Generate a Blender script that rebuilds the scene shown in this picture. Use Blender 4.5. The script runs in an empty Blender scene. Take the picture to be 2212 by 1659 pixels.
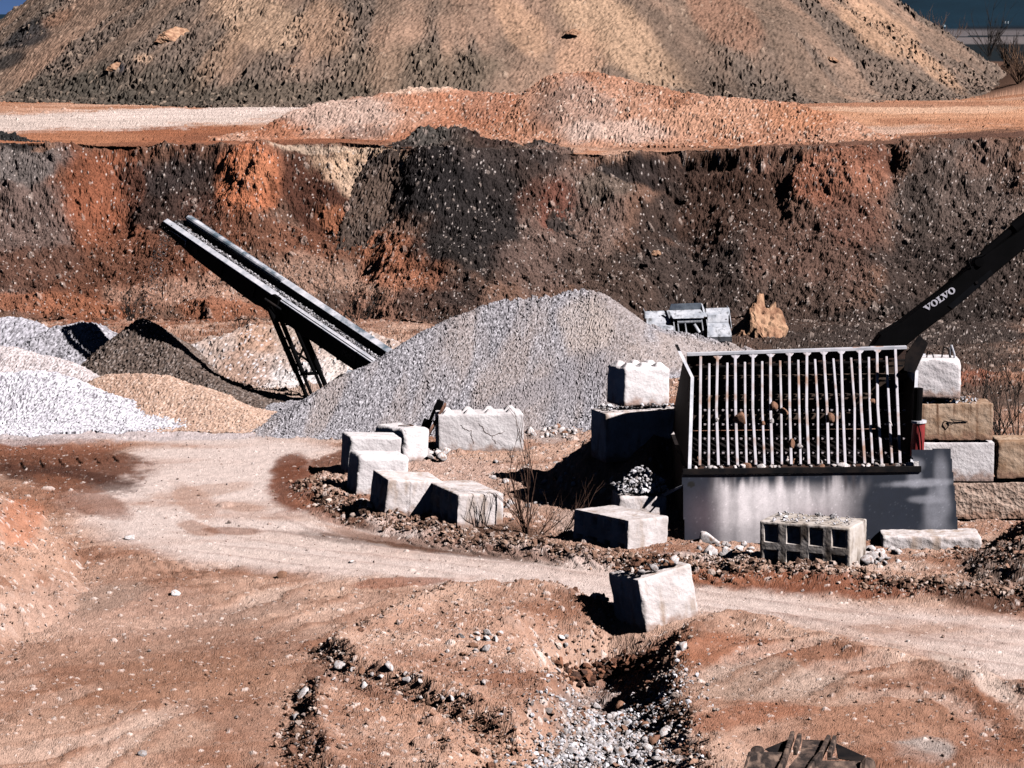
import bpy, bmesh, math, random
import numpy as np
from mathutils import Vector, Matrix

R = math.radians
rng = np.random.default_rng(11)
random.seed(11)
C = bpy.context.scene.collection
F32 = np.float32

# ------------------------------------------------------------------ camera model (survey units: a 2212 x 1659 picture)
FX, CX, CY, CH = 6000.0, 1106.0, 829.5, 9.6
TH = math.atan((CY - 25.0) / FX)
CT, ST = math.cos(TH), math.sin(TH)

def ray(px, py):
    u, v = px - CX, CY - py
    return (u, FX * CT + v * ST, -FX * ST + v * CT)

def at(px, py, Y):
    d = ray(px, py); s = Y / d[1]
    return Vector((d[0] * s, Y, CH + d[2] * s))

def onz(px, py, z=0.0):
    d = ray(px, py); s = (z - CH) / d[2]
    return Vector((d[0] * s, d[1] * s, z))

def W(px, py):
    p = onz(px, py); return (p.x, p.y)

def proj(X, Y, Z):
    dz = Z - CH
    dep = np.maximum(Y * CT - dz * ST, 1.0)
    return CX + FX * X / dep, CY - FX * (Y * ST + dz * CT) / dep

# ------------------------------------------------------------------ noise
TB = rng.random((12, 256, 256)).astype(F32)

def sst(a, b, x):
    t = np.clip((x - a) / (b - a), 0, 1)
    return t * t * (3 - 2 * t)

def vn(x, y, seed=0):
    T = TB[seed % 12]
    x = x + seed * 17.31; y = y + seed * 9.77
    xf = np.floor(x); yf = np.floor(y)
    fx = (x - xf).astype(F32); fy = (y - yf).astype(F32)
    xi = xf.astype(np.int64) & 255; yi = yf.astype(np.int64) & 255
    x1 = (xi + 1) & 255; y1 = (yi + 1) & 255
    fx = fx * fx * (3 - 2 * fx); fy = fy * fy * (3 - 2 * fy)
    a = T[yi, xi]; b = T[yi, x1]; c = T[y1, xi]; d = T[y1, x1]
    return ((a + (b - a) * fx) * (1 - fy) + (c + (d - c) * fx) * fy) * 2 - 1

def fbm(x, y, o=4, seed=0, gain=0.5, lac=2.03):
    s = 0.0; a = 1.0; n = 0.0
    c, t = 0.8, 0.6
    for i in range(o):
        s = s + a * vn(x, y, seed + i); n += a
        x, y = (x * c - y * t) * lac, (x * t + y * c) * lac
        a *= gain
    return s / n

def stones(x, y, cell, dens, seed=0, lo=0.2, hi=0.48):
    """half-buried stones: returns height (m) and a random number per stone (-1 where there is none)"""
    gx = x / cell; gy = y / cell
    ix = np.floor(gx).astype(np.int64); iy = np.floor(gy).astype(np.int64)
    best = np.zeros(gx.shape, F32); rnd = np.full(gx.shape, -1, F32)
    A, B, D, E = (TB[(seed + k) % 12] for k in range(4))
    dens = np.asarray(dens, dtype=F32)
    for dx in (-1, 0, 1):
        for dy in (-1, 0, 1):
            cx = ix + dx; cy = iy + dy
            jx = A[cy & 255, cx & 255]; jy = B[cy & 255, cx & 255]
            r = lo + (hi - lo) * D[cy & 255, cx & 255] ** 2
            q = E[cy & 255, cx & 255]
            ex = (gx - (cx + jx)).astype(F32); ey = (gy - (cy + jy)).astype(F32)
            an = jx * 6.28
            co = np.cos(an); si = np.sin(an)
            d2 = ((ex * co + ey * si) / r) ** 2 + ((ey * co - ex * si) / (r * 0.72)) ** 2
            h = np.sqrt(np.maximum(0, 1 - d2)) * r * (q < dens)
            m = h > best
            best[m] = h[m]; rnd[m] = (jy * 7.13 % 1.0)[m]
    return best * cell, rnd

def poly_sd(X, Y, pts):
    """signed distance, positive inside the polygon"""
    pts = [(float(p[0]), float(p[1])) for p in pts]
    d = np.full(X.shape, 1e9); inside = np.zeros(X.shape, bool)
    for (x0, y0), (x1, y1) in zip(pts, pts[1:] + pts[:1]):
        ex, ey = x1 - x0, y1 - y0
        t = np.clip(((X - x0) * ex + (Y - y0) * ey) / (ex * ex + ey * ey + 1e-12), 0, 1)
        d = np.minimum(d, (X - x0 - t * ex) ** 2 + (Y - y0 - t * ey) ** 2)
        c = ((y0 > Y) != (y1 > Y))
        if y1 != y0:
            inside ^= c & (X < (x1 - x0) * (Y - y0) / (y1 - y0) + x0)
    d = np.sqrt(d)
    return np.where(inside, d, -d)

def line_d(X, Y, pts):
    d = np.full(X.shape, 1e9)
    for (x0, y0), (x1, y1) in zip(pts, pts[1:]):
        ex, ey = x1 - x0, y1 - y0
        t = np.clip(((X - x0) * ex + (Y - y0) * ey) / (ex * ex + ey * ey + 1e-12), 0, 1)
        d = np.minimum(d, (X - x0 - t * ex) ** 2 + (Y - y0 - t * ey) ** 2)
    return np.sqrt(d)

# ------------------------------------------------------------------ colours: written as they look, stored as base colour
KEXP = 0.62
SAT = 0.82
def S(r, g, b, k=None):
    f = lambda v: ((v / 255 + 0.055) / 1.055) ** 2.4 if v > 10 else v / 255 / 12.92
    k = KEXP if k is None else k
    l = np.array([f(r) * k, f(g) * k, f(b) * k], dtype=F32)
    return l.mean() + (l - l.mean()) * F32(SAT)

# ------------------------------------------------------------------ materials
def nodes_of(name):
    m = bpy.data.materials.new(name); m.use_nodes = True
    nt = m.node_tree
    b = nt.nodes['Principled BSDF']
    b.inputs['Specular IOR Level'].default_value = 0.15
    b.inputs['Roughness'].default_value = 0.95
    return m, nt, b

def soil_mat(name, fine=60.0, bump=0.5, dist=0.02, var=0.35):
    m, nt, b = nodes_of(name)
    at_ = nt.nodes.new('ShaderNodeAttribute'); at_.attribute_name = 'Col'
    tc = nt.nodes.new('ShaderNodeTexCoord')
    n1 = nt.nodes.new('ShaderNodeTexNoise'); n1.inputs['Scale'].default_value = fine; n1.inputs['Detail'].default_value = 3
    nt.links.new(tc.outputs['Object'], n1.inputs['Vector'])
    mr = nt.nodes.new('ShaderNodeMapRange')
    mr.inputs['From Min'].default_value = 0.25; mr.inputs['From Max'].default_value = 0.75
    mr.inputs['To Min'].default_value = 1 - var; mr.inputs['To Max'].default_value = 1 + var
    nt.links.new(n1.outputs['Fac'], mr.inputs['Value'])
    mx = nt.nodes.new('ShaderNodeVectorMath'); mx.operation = 'SCALE'
    nt.links.new(at_.outputs['Color'], mx.inputs[0]); nt.links.new(mr.outputs['Result'], mx.inputs['Scale'])
    nt.links.new(mx.outputs['Vector'], b.inputs['Base Color'])
    bp = nt.nodes.new('ShaderNodeBump'); bp.inputs['Strength'].default_value = bump; bp.inputs['Distance'].default_value = dist
    nt.links.new(n1.outputs['Fac'], bp.inputs['Height']); nt.links.new(bp.outputs['Normal'], b.inputs['Normal'])
    b.inputs['Specular IOR Level'].default_value = 0.08
    return m

def mix_mat(name, c1, c2, scale=3.0, rough=0.9, metal=0.0, bump=0.3, dist=0.01, c3=None, streak=None, fine=None, lo=0.4, hi=0.6, spec=0.15, rnd=None, pits=None, axis='Z'):
    """two colours in soft patches, an optional third in vertical streaks, grain and pits"""
    m, nt, b = nodes_of(name)
    L = nt.links.new
    tc = nt.nodes.new('ShaderNodeTexCoord')
    vec = tc.outputs['Object']
    if rnd:
        oi = nt.nodes.new('ShaderNodeObjectInfo')
        ad = nt.nodes.new('ShaderNodeVectorMath'); ad.operation = 'MULTIPLY_ADD'
        cmb = nt.nodes.new('ShaderNodeCombineXYZ')
        for k in range(3): L(oi.outputs['Random'], cmb.inputs[k])
        ad.inputs[1].default_value = (37, 53, 71)
        L(cmb.outputs[0], ad.inputs[0]); L(vec, ad.inputs[2]); vec = ad.outputs[0]
    n = nt.nodes.new('ShaderNodeTexNoise'); n.inputs['Scale'].default_value = scale; n.inputs['Detail'].default_value = 6
    n.inputs['Roughness'].default_value = 0.65
    L(vec, n.inputs['Vector'])
    cr = nt.nodes.new('ShaderNodeValToRGB')
    cr.color_ramp.elements[0].position = lo; cr.color_ramp.elements[1].position = hi
    cr.color_ramp.elements[0].color = (*[float(v) for v in c1], 1); cr.color_ramp.elements[1].color = (*[float(v) for v in c2], 1)
    L(n.outputs['Fac'], cr.inputs['Fac'])
    col = cr.outputs['Color']
    if c3 is not None:
        mp = nt.nodes.new('ShaderNodeMapping'); s = streak or (9, 9, 0.7); mp.inputs['Scale'].default_value = s
        L(vec, mp.inputs['Vector'])
        n3 = nt.nodes.new('ShaderNodeTexNoise'); n3.inputs['Scale'].default_value = 1.0; n3.inputs['Detail'].default_value = 5
        L(mp.outputs['Vector'], n3.inputs['Vector'])
        r3 = nt.nodes.new('ShaderNodeMapRange'); r3.inputs['From Min'].default_value = 0.52; r3.inputs['From Max'].default_value = 0.68
        L(n3.outputs['Fac'], r3.inputs['Value'])
        mx = nt.nodes.new('ShaderNodeMix'); mx.data_type = 'RGBA'
        L(r3.outputs['Result'], mx.inputs['Factor']); L(col, mx.inputs['A'])
        mx.inputs['B'].default_value = (*[float(v) for v in c3], 1)
        col = mx.outputs['Result']
    if rnd:
        hs = nt.nodes.new('ShaderNodeHueSaturation')
        mr = nt.nodes.new('ShaderNodeMapRange'); mr.inputs['To Min'].default_value = 1 - rnd; mr.inputs['To Max'].default_value = 1 + rnd
        L(oi.outputs['Random'], mr.inputs['Value']); L(mr.outputs['Result'], hs.inputs['Value'])
        L(col, hs.inputs['Color']); col = hs.outputs['Color']
    if 'concrete' in name:      # mud splashed along the foot of the block
        sp = nt.nodes.new('ShaderNodeSeparateXYZ'); L(tc.outputs['Object'], sp.inputs[0])
        ns = nt.nodes.new('ShaderNodeTexNoise'); ns.inputs['Scale'].default_value = 5; ns.inputs['Detail'].default_value = 6; L(vec, ns.inputs['Vector'])
        m1 = nt.nodes.new('ShaderNodeMath'); m1.operation = 'MULTIPLY_ADD'; m1.inputs[1].default_value = -.55; L(ns.outputs['Fac'], m1.inputs[0]); L(sp.outputs['Z'], m1.inputs[2])
        rs = nt.nodes.new('ShaderNodeMapRange'); rs.inputs['From Min'].default_value = -.08; rs.inputs['From Max'].default_value = -.22; rs.inputs['To Max'].default_value = .75; L(m1.outputs[0], rs.inputs['Value'])
        md = nt.nodes.new('ShaderNodeMix'); md.data_type = 'RGBA'; md.inputs['B'].default_value = (*[float(v) for v in S(168, 122, 96)], 1)
        L(rs.outputs['Result'], md.inputs['Factor']); L(col, md.inputs['A']); col = md.outputs['Result']
    L(col, b.inputs['Base Color'])
    nf = nt.nodes.new('ShaderNodeTexNoise'); nf.inputs['Scale'].default_value = fine or scale * 9; nf.inputs['Detail'].default_value = 4
    L(vec, nf.inputs['Vector'])
    h = nf.outputs['Fac']
    if pits:
        vo = nt.nodes.new('ShaderNodeTexVoronoi'); vo.inputs['Scale'].default_value = pits
        L(vec, vo.inputs['Vector'])
        mm = nt.nodes.new('ShaderNodeMath'); mm.operation = 'ADD'
        L(vo.outputs['Distance'], mm.inputs[0]); L(h, mm.inputs[1]); h = mm.outputs[0]
    bp = nt.nodes.new('ShaderNodeBump'); bp.inputs['Strength'].default_value = bump; bp.inputs['Distance'].default_value = dist
    L(h, bp.inputs['Height']); L(bp.outputs['Normal'], b.inputs['Normal'])
    b.inputs['Roughness'].default_value = rough; b.inputs['Metallic'].default_value = metal
    b.inputs['Specular IOR Level'].default_value = spec
    return m

M = {}
M['ground'] = soil_mat('ground_soil', 45, 0.6, 0.02, 0.3)
M['bank'] = soil_mat('bank_soil', 14, 0.7, 0.06, 0.3)
M['hill'] = soil_mat('hill_soil', 9, 0.7, 0.08, 0.3)
M['gravel'] = soil_mat('crushed_gravel', 26, 0.6, 0.03, 0.35)
CON1, CON2 = S(244, 232, 231), S(216, 202, 198)
M['concrete'] = mix_mat('pale_concrete', CON2, CON1, 2.2, 0.95, 0, 0.55, 0.012, fine=45, rnd=0.06, c3=S(196, 172, 156), streak=(5, 5, 1.4), pits=16)
M['concrete_white'] = mix_mat('chalky_concrete', S(228, 218, 219), S(252, 244, 245), 2.6, 0.95, 0, 0.5, 0.012, fine=50, rnd=0.04, pits=18)
M['concrete_tan'] = mix_mat('stained_concrete', S(214, 180, 150), S(178, 138, 104), 2.4, 0.95, 0, 0.6, 0.012, fine=40, c3=S(130, 88, 58), streak=(12, 12, 0.8), rnd=0.03, pits=14)
M['concrete_rough'] = mix_mat('exposed_aggregate_concrete', S(216, 186, 166), S(186, 152, 132), 6, 0.95, 0, 1.0, 0.03, fine=24, rnd=0.03, pits=11)
M['concrete_dim'] = mix_mat('drab_concrete', S(200, 184, 170), S(226, 214, 206), 3, 0.95, 0, 0.4, 0.008, fine=45, pits=20, c3=S(120, 104, 92), streak=(4, 4, 2))
M['steel_bar'] = mix_mat('worn_steel', S(206, 200, 209), S(168, 154, 152), 2.0, 0.6, 0.0, 0.4, 0.004, fine=60, lo=0.5, hi=0.75, c3=S(176, 136, 114), streak=(3, 3, .8), spec=0.4)
M['steel_dark'] = mix_mat('dark_steel', S(22, 22, 26), S(46, 38, 36), 3, 0.85, 0.0, 0.3, 0.005, spec=0.08)
M['steel_rust'] = mix_mat('rusty_steel', S(92, 62, 48), S(58, 44, 40), 5, 0.85, 0.0, 0.5, 0.006, spec=0.2)
M['inner_steel'] = mix_mat('dusty_inner_steel', S(110, 86, 70), S(70, 58, 52), 4, 0.85, 0.0, 0.5, 0.006, spec=0.2)
M['black_paint'] = mix_mat('black_paint', S(6, 6, 8), S(11, 10, 13), 3, 0.85, 0.0, 0.1, 0.002, spec=0.05)
M['conveyor_paint'] = mix_mat('dusty_black_paint', S(10, 11, 15), S(19, 20, 25), 3, 0.85, 0.0, 0.2, 0.003, spec=0.05)
M['rail_dust'] = mix_mat('dusty_rail', S(244, 240, 248), S(176, 182, 194), 3.5, 0.8, 0.0, 0.3, 0.004, spec=0.3, lo=0.35, hi=0.7)
M['rail_blue'] = mix_mat('dusty_blue_rail', S(100, 120, 136), S(236, 234, 244), 2.5, 0.7, 0.0, 0.3, 0.004, spec=0.3, lo=0.4, hi=0.62)
M['rubber'] = mix_mat('belt_rubber', S(34, 37, 45), S(52, 54, 62), 4, 0.8, 0.0, 0.2, 0.003)
M['bucket_grey'] = mix_mat('grey_bucket_paint', S(222, 224, 233), S(172, 178, 190), 2.6, 0.7, 0.0, 0.3, 0.004, spec=0.3, c3=S(110, 112, 116), streak=(6, 6, 1.0))
M['bucket_blue'] = mix_mat('bucket_guard', S(52, 66, 84), S(92, 104, 118), 3, 0.6, 0.0, 0.2, 0.003, spec=0.3)
M['red_paint'] = mix_mat('red_paint', S(168, 30, 30), S(120, 26, 26), 4, 0.6, 0.0, 0.2, 0.003, spec=0.3)
M['lettering'] = mix_mat('white_lettering', S(228, 224, 236), S(214, 210, 222), 3, 0.8)
M['dim_lettering'] = mix_mat('faded_lettering', S(44, 48, 52), S(36, 40, 44), 3, 0.8)
M['wood'] = mix_mat('weathered_wood', S(150, 106, 84), S(96, 66, 54), 4, 0.9, 0, 0.5, 0.005, c3=S(70, 48, 40), streak=(20, 20, 1))
M['twig'] = mix_mat('bare_twig', S(110, 78, 62), S(80, 56, 46), 6, 0.9)
M['twig_dark'] = mix_mat('dark_twig', S(44, 40, 38), S(66, 56, 50), 6, 0.9)
M['dry_leaf'] = mix_mat('dry_grass', S(150, 112, 84), S(110, 80, 60), 6, 0.9)
M['cobble'] = mix_mat('pale_cobble', S(246, 238, 238), S(204, 192, 190), 5, 0.9, 0, 0.6, 0.01, rnd=0.3, c3=S(176, 140, 118), streak=(2, 2, 2))
M['cobble_rust'] = mix_mat('rusty_cobble', S(176, 128, 98), S(134, 90, 66), 6, 0.9, 0, 0.6, 0.01, rnd=0.2)
M['boulder'] = mix_mat('tan_boulder', S(214, 164, 124), S(158, 110, 80), 3, 0.95, 0, 0.8, 0.03, rnd=0.08)
M['dug_steel'] = mix_mat('muddy_steel', S(104, 84, 74), S(52, 44, 42), 7, 0.85, 0, 0.6, 0.008, c3=S(150, 122, 104), streak=(9, 9, 3))
M['pole'] = mix_mat('pale_pole', S(170, 185, 195), S(140, 160, 172), 1.0, 0.8)
M['pylon'] = mix_mat('pylon_steel', S(20, 34, 44), S(26, 40, 50), 1.0, 0.8)

# ------------------------------------------------------------------ mesh helpers
def np_mesh(name, V, Fq, mat, col=None, parent=None, smooth=False):
    me = bpy.data.meshes.new(name)
    V = np.ascontiguousarray(V, dtype=F32); Fq = np.ascontiguousarray(Fq, dtype=np.int32)
    k = Fq.shape[1]
    me.vertices.add(len(V)); me.vertices.foreach_set('co', V.ravel())
    me.loops.add(Fq.size); me.loops.foreach_set('vertex_index', Fq.ravel())
    me.polygons.add(len(Fq)); me.polygons.foreach_set('loop_start', np.arange(0, Fq.size, k, dtype=np.int32))
    me.polygons.foreach_set('use_smooth', np.full(len(Fq), smooth, dtype=bool))
    if col is not None:
        a = me.color_attributes.new('Col', 'FLOAT_COLOR', 'POINT')
        c4 = np.ones((len(V), 4), dtype=F32); c4[:, :3] = col
        a.data.foreach_set('color', c4.ravel())
    me.update(calc_edges=True)
    me.materials.append(mat)
    o = bpy.data.objects.new(name, me); C.objects.link(o)
    if parent is not None: o.parent = parent
    return o

def grid_faces(nr, nc):
    i = np.arange(nr - 1)[:, None] * nc + np.arange(nc - 1)[None, :]
    i = i.ravel()
    return np.stack([i, i + 1, i + nc + 1, i + nc], 1)

def compact(V, Fq, col):
    used = np.zeros(len(V), bool); used[Fq.ravel()] = True
    idx = np.cumsum(used) - 1
    return V[used], idx[Fq], (col[used] if col is not None else None)

def tag(o, label=None, cat=None, group=None, kind=None):
    if label: o['label'] = label
    if cat: o['category'] = cat
    if group: o['group'] = group
    if kind: o['kind'] = kind
    return o

def thing(name, loc, label, cat, group=None):
    o = bpy.data.objects.new(name, None); C.objects.link(o)
    o.location = loc; o.empty_display_size = 0.2
    return tag(o, label, cat, group)

class MB:
    def __init__(s): s.v = []; s.f = []
    def add(s, vs, fs):
        n = len(s.v); s.v += [tuple(v) for v in vs]; s.f += [tuple(i + n for i in f) for f in fs]; return s
    def hexa(s, p):      # 4 bottom, 4 top, same winding
        return s.add(p, [(3, 2, 1, 0), (4, 5, 6, 7), (0, 1, 5, 4), (1, 2, 6, 5), (2, 3, 7, 6), (3, 0, 4, 7)])
    def box(s, c, d, rot=None):
        c = Vector(c); h = Vector(d) / 2
        ps = [Vector((x * h.x, y * h.y, z * h.z)) for z in (-1, 1) for x, y in ((-1, -1), (1, -1), (1, 1), (-1, 1))]
        if rot is not None: ps = [rot @ p for p in ps]
        return s.hexa([c + p for p in ps])
    def prism(s, poly, ext):     # planar polygon swept by a vector
        n = len(poly); ext = Vector(ext); a = [Vector(p) for p in poly]; b = [p + ext for p in a]
        fs = [tuple(range(n - 1, -1, -1)), tuple(range(n, 2 * n))] + [(i, (i + 1) % n, n + (i + 1) % n, n + i) for i in range(n)]
        return s.add(a + b, fs)
    def bar(s, p, q, w, h=None, up=(0, 0, 1)):      # rectangular bar
        p, q = Vector(p), Vector(q); h = h or w; d = (q - p).normalized()
        sd = d.cross(Vector(up))
        sd = sd.normalized() if sd.length > 1e-4 else Vector((1, 0, 0))
        u = sd.cross(d).normalized()
        ring = lambda c: [c - sd * w / 2 - u * h / 2, c + sd * w / 2 - u * h / 2, c + sd * w / 2 + u * h / 2, c - sd * w / 2 + u * h / 2]
        return s.hexa(ring(p) + ring(q))
    def tube(s, p, q, r, r2=None, n=8, cap=True):
        p, q = Vector(p), Vector(q); r2 = r if r2 is None else r2; d = (q - p).normalized()
        a = d.orthogonal().normalized(); b = d.cross(a)
        ring = lambda c, rr: [c + (a * math.cos(t) + b * math.sin(t)) * rr for t in [6.28318 * k / n for k in range(n)]]
        fs = [(i, (i + 1) % n, n + (i + 1) % n, n + i) for i in range(n)]
        if cap: fs += [tuple(range(n - 1, -1, -1)), tuple(range(n, 2 * n))]
        return s.add(ring(p, r) + ring(q, r2), fs)
    def path(s, pts, r, n=6):
        for a, b in zip(pts, pts[1:]): s.tube(a, b, r, n=n)
        return s
    def build(s, name, mat, parent=None, bevel=0, smooth=False, seg=2):
        me = bpy.data.meshes.new(name)
        off = parent.matrix_basis.translation if parent is not None else Vector((0, 0, 0))
        top = parent
        while top is not None and top.parent is not None:
            top = top.parent; off = off + top.matrix_basis.translation
        me.from_pydata([tuple(Vector(v) - off) for v in s.v], [], s.f)
        bm = bmesh.new(); bm.from_mesh(me); bmesh.ops.recalc_face_normals(bm, faces=bm.faces); bm.to_mesh(me); bm.free()
        if smooth: me.polygons.foreach_set('use_smooth', [True] * len(me.polygons))
        me.materials.append(mat)
        o = bpy.data.objects.new(name, me); C.objects.link(o)
        if parent is not None: o.parent = parent
        if bevel:
            md = o.modifiers.new('edge', 'BEVEL'); md.width = bevel; md.segments = seg; md.limit_method = 'ANGLE'; md.angle_limit = R(35)
        return o
# ------------------------------------------------------------------ terrain
YT0, YC0 = 102.0, 109.0
def zpix(y, Y): return CH - Y * math.tan(TH + math.atan((y - CY) / FX))
_cx = np.array([-900, -300, 0, 200, 400, 600, 720, 860, 1000, 1150, 1300, 1500, 1750, 1950, 2212, 2500, 3200], float)
_cy = np.array([316, 316, 308, 314, 318, 316, 312, 318, 318, 322, 332, 326, 320, 314, 294, 288, 288], float)
CRX = (_cx - CX) / FX * YC0
CRZ = np.array([zpix(y, YC0) for y in _cy])

def floor_z(Y): return -1.7 * sst(64, 106, Y)

def cliff_shift(X, Y):
    pxx = X / YC0 * FX + CX
    dump = np.exp(-((pxx - 1030) / 190) ** 2)
    spur = np.exp(-((pxx - 1330) / 90) ** 2) * 0.8 + np.exp(-((pxx - 545) / 80) ** 2) * 0.6 + np.exp(-((pxx - 60) / 120) ** 2) * 1.0 \
        - np.exp(-((pxx - 1480) / 70) ** 2) * 0.7 - np.exp(-((pxx - 780) / 60) ** 2) * 0.9 + np.exp(-((pxx - 1800) / 110) ** 2) * 0.9
    return 1.3 * fbm(X * .12, Y * .05, 2, 1) + .7 * fbm(X * .35, Y * .35, 2, 4) - 2.4 * dump - 1.2 * spur

PW = lambda L: [W(*p) for p in L]
LOBE1 = PW([(690, 1410), (780, 1365), (950, 1285), (1200, 1285), (1330, 1320), (1215, 1390), (1190, 1440), (1270, 1490), (1250, 1540), (1120, 1620), (1000, 1570), (850, 1505), (730, 1465)])
LOBE2 = PW([(655, 1505), (720, 1475), (850, 1515), (1000, 1580), (1060, 1640), (1000, 1760), (680, 1760), (636, 1600)])
RLOBE = PW([(1440, 1375), (1560, 1335), (1720, 1370), (2000, 1450), (2300, 1520), (2400, 1800), (1500, 1800), (1470, 1620), (1420, 1560), (1410, 1470)])
GULLY = PW([(1290, 1370), (1290, 1430), (1345, 1490), (1330, 1550), (1290, 1610), (1260, 1700), (1250, 1800)])
LBANK = PW([(-500, 1000), (-60, 1040), (0, 1062), (70, 1115), (140, 1170), (190, 1235), (150, 1320), (0, 1430), (-500, 1560)])
RHEAP = PW([(2065, 1240), (2110, 1215), (2200, 1195), (2330, 1170), (2500, 1180), (2500, 1330), (2250, 1320), (2110, 1285)])
BERM = PW([(684, 1048), (690, 1075), (760, 1112), (880, 1146), (1000, 1170), (1130, 1192), (1250, 1212), (1400, 1228), (1500, 1236), (1700, 1252), (1950, 1275), (2212, 1305)])
ISLE = PW([(690, 1050), (770, 1100), (1000, 1160), (1250, 1200), (1480, 1225), (2300, 1290), (2300, 950), (1480, 940), (1200, 925), (900, 960), (740, 1000)])
HBANK = [(0.55, 55.4), (1.2, 54.0), (2.2, 53.2), (3.0, 52.8), (3.3, 53.2), (7.4, 53.1), (7.4, 60), (3.4, 62), (1.6, 60)]
ROADP = [(2700, 1420), (2212, 1334), (1900, 1303), (1520, 1262), (1250, 1214), (1000, 1180), (800, 1128), (700, 1084), (674, 1036), (700, 996), (740, 970),
         (660, 944), (560, 941), (330, 946), (290, 964), (215, 1000), (150, 1060), (165, 1120), (260, 1176), (420, 1214), (600, 1234), (850, 1258), (1100, 1276),
         (1330, 1312), (1345, 1330), (1530, 1324), (1700, 1352), (1900, 1392), (2100, 1442), (2212, 1482), (2700, 1620)]

def near_z(X, Y):
    """the modelled relief of the pit floor close by"""
    z = np.zeros(X.shape)
    wob = 0.25 * fbm(X * 1.1, Y * 0.8, 3, 2) + 0.10 * fbm(X * 4, Y * 3, 2, 5)
    d = poly_sd(X, Y, LOBE1) + wob
    z += 0.24 * sst(-0.15, 0.5, d) + 0.10 * np.exp(-((d - 0.3) / 0.25) ** 2)
    d = poly_sd(X, Y, LOBE2) + wob
    z += 0.20 * sst(-0.15, 0.45, d) + 0.10 * np.exp(-((d - 0.3) / 0.22) ** 2)
    d = poly_sd(X, Y, RLOBE) + wob
    z += 0.20 * sst(-0.1, 0.6, d) + 0.12 * np.exp(-((d - 0.35) / 0.3) ** 2)
    g = line_d(X, Y, GULLY) + wob * 0.5
    z -= 0.34 * np.exp(-(g / 0.75) ** 2)
    pc_ = W(1272, 1402)
    z -= 0.55 * np.exp(-(((X - pc_[0]) / .92) ** 2 + ((Y - pc_[1]) / 2.3) ** 2) ** 1.5)
    d = poly_sd(X, Y, LBANK) + wob * 1.2
    z += np.clip(0.62 * np.maximum(d, 0), 0, 2.2)
    d = poly_sd(X, Y, RHEAP) + wob * 1.4
    z += np.clip(0.62 * np.maximum(d, 0), 0, 0.8)
    g = line_d(X, Y, BERM)
    z += (0.17 + 0.2 * np.maximum(fbm(X * 2.2, Y * 1.6, 3, 7), -0.4)) * np.exp(-(g / 0.5) ** 2) * sst(0, 0.3, 0.9 - g + 0.4 * wob)
    z += 0.14 * sst(-0.6, 0.8, poly_sd(X, Y, ISLE) + wob)
    d = poly_sd(X, Y, HBANK) + wob * 1.2
    z += np.clip(0.8 * np.maximum(d, 0), 0, 1.7)
    return z

def macro_z(X, Y):
    z = floor_z(Y)
    m = Y < 68
    if m.any():
        zn = np.zeros(X.shape); zn[m] = near_z(X[m], Y[m]); z = z + zn
    m = Y > 94
    if m.any():
        x, y = X[m], Y[m]
        s = cliff_shift(x, y)
        yt = YT0 + s; yc = YC0 + 0.75 * s
        zc = np.interp(x, CRX, CRZ); zt = floor_z(yt)
        t = (y - yt) / (yc - yt)
        p = np.where(t < 0.62, 0.52 * t / 0.62, 0.52 + 0.48 * (t - 0.62) / 0.38)
        p = np.where(t < 0.08, np.maximum(0, (t + 0.08)) ** 2 * 0.26 / 0.08 * 0.5 * 4 * 0.52, p) if False else p
        plat = zc + (4.6 - zc) * sst(0, 1, (y - yc) / 40)
        z[m] = np.where(t < 0, z[m], np.where(t < 1, zt + (zc - zt) * np.clip(p, 0, 1), plat))
        q = x / y
        far = sst(0.085, 0.15, q) * np.maximum(0, y - 640) * 0.026
        z[m] += np.where(y > 640, np.minimum(far, 60) + 1.2 * fbm(x * .01, y * .004, 2, 3) * sst(640, 900, y) * sst(0.085, 0.15, q), 0)
        z[m] += 2.6 * np.exp(-(((q - 0.188) / 0.016) ** 2)) * np.exp(-(((y - 190) / 22) ** 2))
    return z

CARVE = [(1370, 372, 80, 28, .8), (1440, 400, 40, 50, .9), (1500, 350, 200, 14, .5), (830, 400, 40, 60, .7), (1680, 420, 30, 60, .5), (560, 330, 60, 14, -.3),
         (930, 300, 60, 25, -.35), (1060, 288, 50, 16, -.45), (1130, 300, 40, 20, -.3), (1320, 395, 50, 45, -.4), (545, 380, 55, 45, -.5), (1850, 370, 70, 40, -.4), (1925, 360, 18, 60, .6), (2010, 350, 60, 30, -.4), (260, 380, 30, 60, .5), (120, 340, 40, 30, -.3)]

# ------------------------------------------------------------------ ground colours by place: soils, and some shade painted in
def ell(px, py, cx, cy, rx, ry, a=0.0):
    ca, sa = math.cos(R(a)), math.sin(R(a))
    dx, dy = px - cx, py - cy
    return np.sqrt(((dx * ca + dy * sa) / rx) ** 2 + ((dy * ca - dx * sa) / ry) ** 2)

def paint(Cc, px, py, wob, spots):
    for (cx, cy, rx, ry, a, col, st) in spots:
        R_ = max(rx, ry) * 1.7
        m = (np.abs(px - cx) < R_) & (np.abs(py - cy) < R_)
        if not m.any(): continue
        d = ell(px[m], py[m], cx, cy, rx, ry, a) + 0.42 * wob[m]
        w = (st * sst(1.22, 0.72, d))[:, None].astype(F32)
        Cc[m] = Cc[m] * (1 - w) + col * w
    return Cc

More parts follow.
